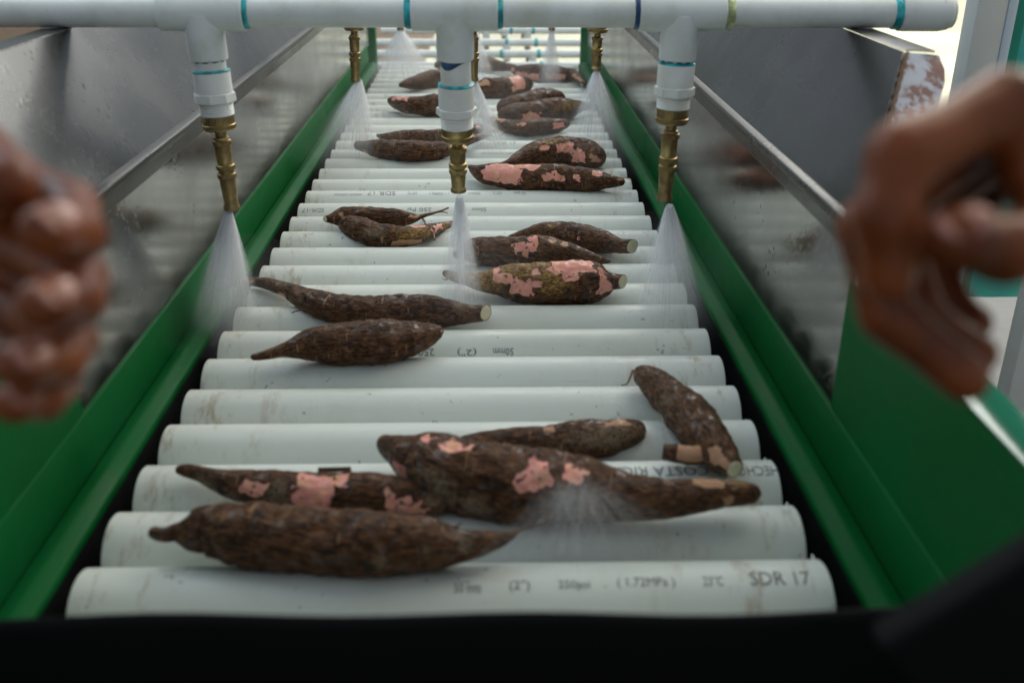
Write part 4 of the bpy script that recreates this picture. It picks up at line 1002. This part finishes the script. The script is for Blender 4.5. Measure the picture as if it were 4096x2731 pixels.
rootlet(made[0], [(-0.0047, 0.0098, 0.055), (0.0016, 0.0095, 0.06), (0.0053, 0.0098, 0.062)], 0.0011, 0.0006)
flake(made[1], (-0.0871, 0.0832, 0.0548), (1, 0, 0.02), 0.024, 0.0045, 2.2)
flake(made[11], (0.1033, 0.488, 0.0635), (1, 0, 0), 0.020, 0.006, 2.0)

# ------------------------------------------------------------------ hands
def hand(name, label, fingers, palm, nails, web=True):
    """one continuous hand: finger chains, palm and forearm fused into a single skin"""
    bm = bmesh.new()
    def ball_chain(pts, steps=7):
        arr = np.array(pts, float)
        for i in range(len(arr)-1):
            for j in range(steps+1):
                q = arr[i]+(arr[i+1]-arr[i])*j/steps
                bulge = 1+0.05*math.cos(2*math.pi*j/steps)
                bmesh.ops.create_icosphere(bm, subdivisions=2, radius=q[3]*bulge, matrix=Matrix.Translation(q[:3]))
    for k, pts in fingers.items(): ball_chain(pts)
    w = palm[0]
    # metacarpal webs from every knuckle to the wrist
    for k, pts in fingers.items():
        b = pts[0]
        ball_chain([(*b[:3], b[3]*1.05), (*[(b[i]*0.45+w[i]*0.55) for i in range(3)], 0.015), (*w[:3], 0.018)], 8)
    names = ['index', 'middle', 'ring', 'pinky']
    for a, b in zip(names[:-1], names[1:]):
        A_, B_ = fingers[a][0], fingers[b][0]
        ball_chain([(*A_[:3], 0.0105), (*B_[:3], 0.0105)], 5)
        mid = [(A_[i]+B_[i])/2*0.5+w[i]*0.5 for i in range(3)]
        ball_chain([(*[(A_[i]+B_[i])/2 for i in range(3)], 0.011), (*mid, 0.014), (*w[:3], 0.018)], 6)
    # web of the thumb
    I_, T_ = fingers['index'][0], fingers['thumb'][1]
    for f_ in ((0.25, 0.5, 0.75) if web else (0.5,)):
        q = [I_[i]*(1-f_)+T_[i]*f_ for i in range(3)]
        ball_chain([(*q, 0.0085), (*[(q[i]+w[i])/2 for i in range(3)], 0.013)], 5)
    ball_chain(palm, 10)
    me = bpy.data.meshes.new(name); bm.to_mesh(me); bm.free()
    o = link_mesh(name, me, M['skin'])
    base = Vector(palm[0][:3])
    me.transform(Matrix.Translation(-base)); o.location = base
    rm = o.modifiers.new('skin_fuse', 'REMESH'); rm.mode = 'VOXEL'; rm.voxel_size = 0.0016; rm.use_smooth_shade = True
    sm = o.modifiers.new('skin_soft', 'SMOOTH'); sm.factor = 0.5; sm.iterations = 4
    tag(o, label, 'hand')
    for (p, nrm, ax_, wd, ln) in nails:
        nrm = Vector(nrm).normalized(); ax_ = Vector(ax_); ax_ = (ax_-nrm*ax_.dot(nrm)).normalized(); sd = ax_.cross(nrm)
        V = []; F = []
        for i in range(9):
            for j in range(9):
                u, t = i/4-1, j/4-1
                x_, y_ = u*math.sqrt(1-t*t/2.3), t*math.sqrt(1-u*u/2.3)
                V.append(Vector(p)-base+ax_*ln*x_+sd*wd*y_-nrm*(0.35*wd*y_*y_+0.10*ln*x_*x_))
        for i in range(8):
            for j in range(8):
                a = i*9+j; F.append((a, a+1, a+10, a+9))
        nl = build('fingernail', V, F, M['nail'], o)
        so = nl.modifiers.new('thickness', 'SOLIDIFY'); so.thickness = 0.0007
    return o

cam_dir = lambda p: (CAM_POS-Vector(p)).normalized()
RH = {
  'index': [(0.1596, -0.2607, 0.3783, 0.0101), (0.1273, -0.2771, 0.3695, 0.0092), (0.1230, -0.2835, 0.3552, 0.0084), (0.1257, -0.2857, 0.3406, 0.0070)],
  'middle': [(0.1665, -0.2424, 0.3706, 0.0101), (0.1267, -0.2653, 0.3469, 0.0088), (0.1314, -0.2754, 0.3249, 0.0079), (0.1528, -0.2829, 0.3094, 0.0069)],
  'ring': [(0.1780, -0.2251, 0.3612, 0.0097), (0.1423, -0.2483, 0.3370, 0.0084), (0.1491, -0.2574, 0.3171, 0.0075), (0.1659, -0.2624, 0.3070, 0.0062)],
  'pinky': [(0.1892, -0.2126, 0.3506, 0.0088), (0.1624, -0.2312, 0.3272, 0.0075), (0.1650, -0.2409, 0.3157, 0.0066), (0.1711, -0.2477, 0.3106, 0.0057)],
  'thumb': [(0.1946, -0.2568, 0.3502, 0.0132), (0.1763, -0.2714, 0.3459, 0.0110), (0.1550, -0.2851, 0.3474, 0.0097), (0.1391, -0.2914, 0.3521, 0.0081)]}
hand('hand', 'bare brown hand curled open around its thumb, before the rusty end flange', RH,
     [(0.2115, -0.2391, 0.3548, 0.0194), (0.2495, -0.2334, 0.3500, 0.0202), (0.3379, -0.2076, 0.3356, 0.0264), (0.4206, -0.1847, 0.3180, 0.0308)],
     [((0.1378, -0.2948, 0.3588), (-0.25, -0.45, 0.85), (-1, -0.3, 0.1), 0.0054, 0.0066)])
LH = {
  'index': [(-0.1367, -0.1967, 0.3433, 0.0095), (-0.1028, -0.2306, 0.3430, 0.0088), (-0.0914, -0.2564, 0.3426, 0.0080), (-0.0911, -0.2751, 0.3498, 0.0072)],
  'middle': [(-0.1456, -0.1951, 0.3220, 0.0100), (-0.1000, -0.2396, 0.3233, 0.0088), (-0.0918, -0.2639, 0.3259, 0.0080), (-0.0918, -0.2829, 0.3325, 0.0072)],
  'ring': [(-0.1484, -0.2029, 0.3047, 0.0095), (-0.1031, -0.2474, 0.3058, 0.0083), (-0.0978, -0.2679, 0.3095, 0.0074), (-0.1003, -0.2845, 0.3162, 0.0067)],
  'pinky': [(-0.1513, -0.2096, 0.2898, 0.0090), (-0.1095, -0.2480, 0.2920, 0.0072), (-0.1058, -0.2651, 0.2958, 0.0066), (-0.1080, -0.2778, 0.3015, 0.0060)],
  'thumb': [(-0.1734, -0.1832, 0.3348, 0.0130), (-0.1472, -0.2083, 0.3535, 0.0105), (-0.1227, -0.2356, 0.3601, 0.0092), (-0.1059, -0.2591, 0.3576, 0.0080)]}
nl = []
for k, rr in (('index', 0.0078), ('middle', 0.0078), ('ring', 0.0074), ('pinky', 0.0066)):
    t = Vector(LH[k][3][:3]); d = (t-Vector(LH[k][2][:3])).normalized()
    nrm = (Vector((0.45, -0.5, 0.65))).normalized(); nrm = (nrm-d*nrm.dot(d)*0.6).normalized()
    nl.append((tuple(t+nrm*LH[k][3][3]*1.0-d*0.001), tuple(nrm), tuple(d), rr*0.62, rr*0.82))
hand('hand', 'blurred bare brown hand with four stacked fingertips and nails, opposite the white post', LH,
     [(-0.1896, -0.1649, 0.3012, 0.0190), (-0.2153, -0.1580, 0.2907, 0.0200), (-0.2883, -0.1305, 0.2625, 0.0260), (-0.3960, -0.0897, 0.2252, 0.0300)], nl, web=False)

# ------------------------------------------------------------------ black rubber apron at the feed end
ap = empty('rubber_apron', (0, -0.19, -0.75))
tag(ap, 'black rubber apron hanging across the feed end of the conveyor', 'apron')
def into_apron(o):
    o.parent = ap; o.matrix_parent_inverse = Matrix.Translation((0, 0.19, 0.75)); return o
V = []; F = []
xs = np.linspace(-0.42, 0.42, 43); rows = [(0.0, 0.0), (0.003, 0.002), (0.0045, -0.004), (0.002, -0.03), (-0.001, -0.12), (0.004, -0.30), (0.01, -0.55)]
def ztop(x): return 0.1495+0.006*(x+0.25)/0.45+0.0012*math.sin(x*40)
for x in xs:
    for (dy, dz) in rows:
        V.append((x, -0.188-dy-0.004*math.sin(x*9), ztop(x)+dz))
n_ = len(rows)
for i in range(len(xs)-1):
    for k in range(n_-1):
        a = i*n_+k; F.append((a, a+1, a+n_+1, a+n_))
sh = into_apron(build('sheet', V, F, M['black']))
so = sh.modifiers.new('thickness', 'SOLIDIFY'); so.thickness = 0.004
cg = Matrix.Translation((0.1638, -0.3039, 0.2684)) @ Matrix.Rotation(-0.6930, 4, 'Y')
into_apron(bevel_box('corner_guard', (-0.045, -0.006, -0.070), (0.050, 0.006, -0.002), M['black'], None, 0.003, 3, cg))

# ------------------------------------------------------------------ what stands beyond the machine
ps = empty('shed_post', (0.765, 1.01, -0.75))
tag(ps, 'white painted shed post with a pale edge, standing beside the conveyor', 'post')
for nm, lo, hi, mt in (('post_face', (-0.024, -0.02, 0), (0.022, 0.02, 2.2), 'white'), ('post_edge', (0.0225, -0.022, 0), (0.036, 0.02, 2.2), 'bluewhite')):
    bevel_box(nm, lo, hi, M[mt], ps, 0.002)
tp = empty('teal_post', (0.83, 1.03, -0.75))
tag(tp, 'dark teal painted steel post with light teal sheet, beside the white shed post', 'post')
bevel_box('post', (-0.026, -0.01, 0), (0.002, 0.03, 2.2), M['tealp'], tp, 0.002)
bevel_box('sheet', (0.0025, 0.01, 0.55), (0.30, 0.02, 2.2), M['teall'], tp, 0.002)
wl = bevel_box('low_wall', (0.845, 0.86, -0.75), (1.40, 0.90, 0.02), M['white'], None, 0.004)
tag(wl, 'white low wall behind the dark teal post', 'wall')

# pipes of the next washing stage, past the discharge end
for i, (yy, zz) in enumerate(((2.62, -0.060), (2.80, -0.050), (2.99, -0.040), (3.22, -0.028), (3.46, -0.022), (3.75, -0.012))):
    r_ = empty('stage_pipe', (0, yy, zz))
    tag(r_, 'white cross pipe with teal joints in the next stage, %s beyond the discharge end' % ('first', 'second', 'third', 'fourth', 'fifth', 'sixth')[i], 'pipe', 'pipes of the next washing stage')
    lathe('pipe', [(0.0125, -0.36), (0.0125, 0.36)], M['fitting'], r_, n=24, axis='X')
    for bx in (-0.13, 0.05+0.02*i, 0.19):
        lathe('glue_band', [(0.0125, bx-0.006), (0.0142, bx-0.003), (0.0142, bx+0.003), (0.0125, bx+0.006)], M['teal'], r_, n=24, axis='X')
    for bx in ((-0.14, 0.09) if i % 2 == 0 else (0.02, 0.17)):
        lathe('adapter', [(0.013, 0), (0.013, -0.04), (0.016, -0.041), (0.016, -0.055), (0.010, -0.056)], M['fitting'], r_, n=20, origin=(bx, 0, 0))
        lathe('brass_nozzle', [(0.011, -0.056), (0.011, -0.068), (0.006, -0.069), (0.007, -0.115), (0.0075, -0.12)], M['brass'], r_, n=16, origin=(bx, 0, 0))
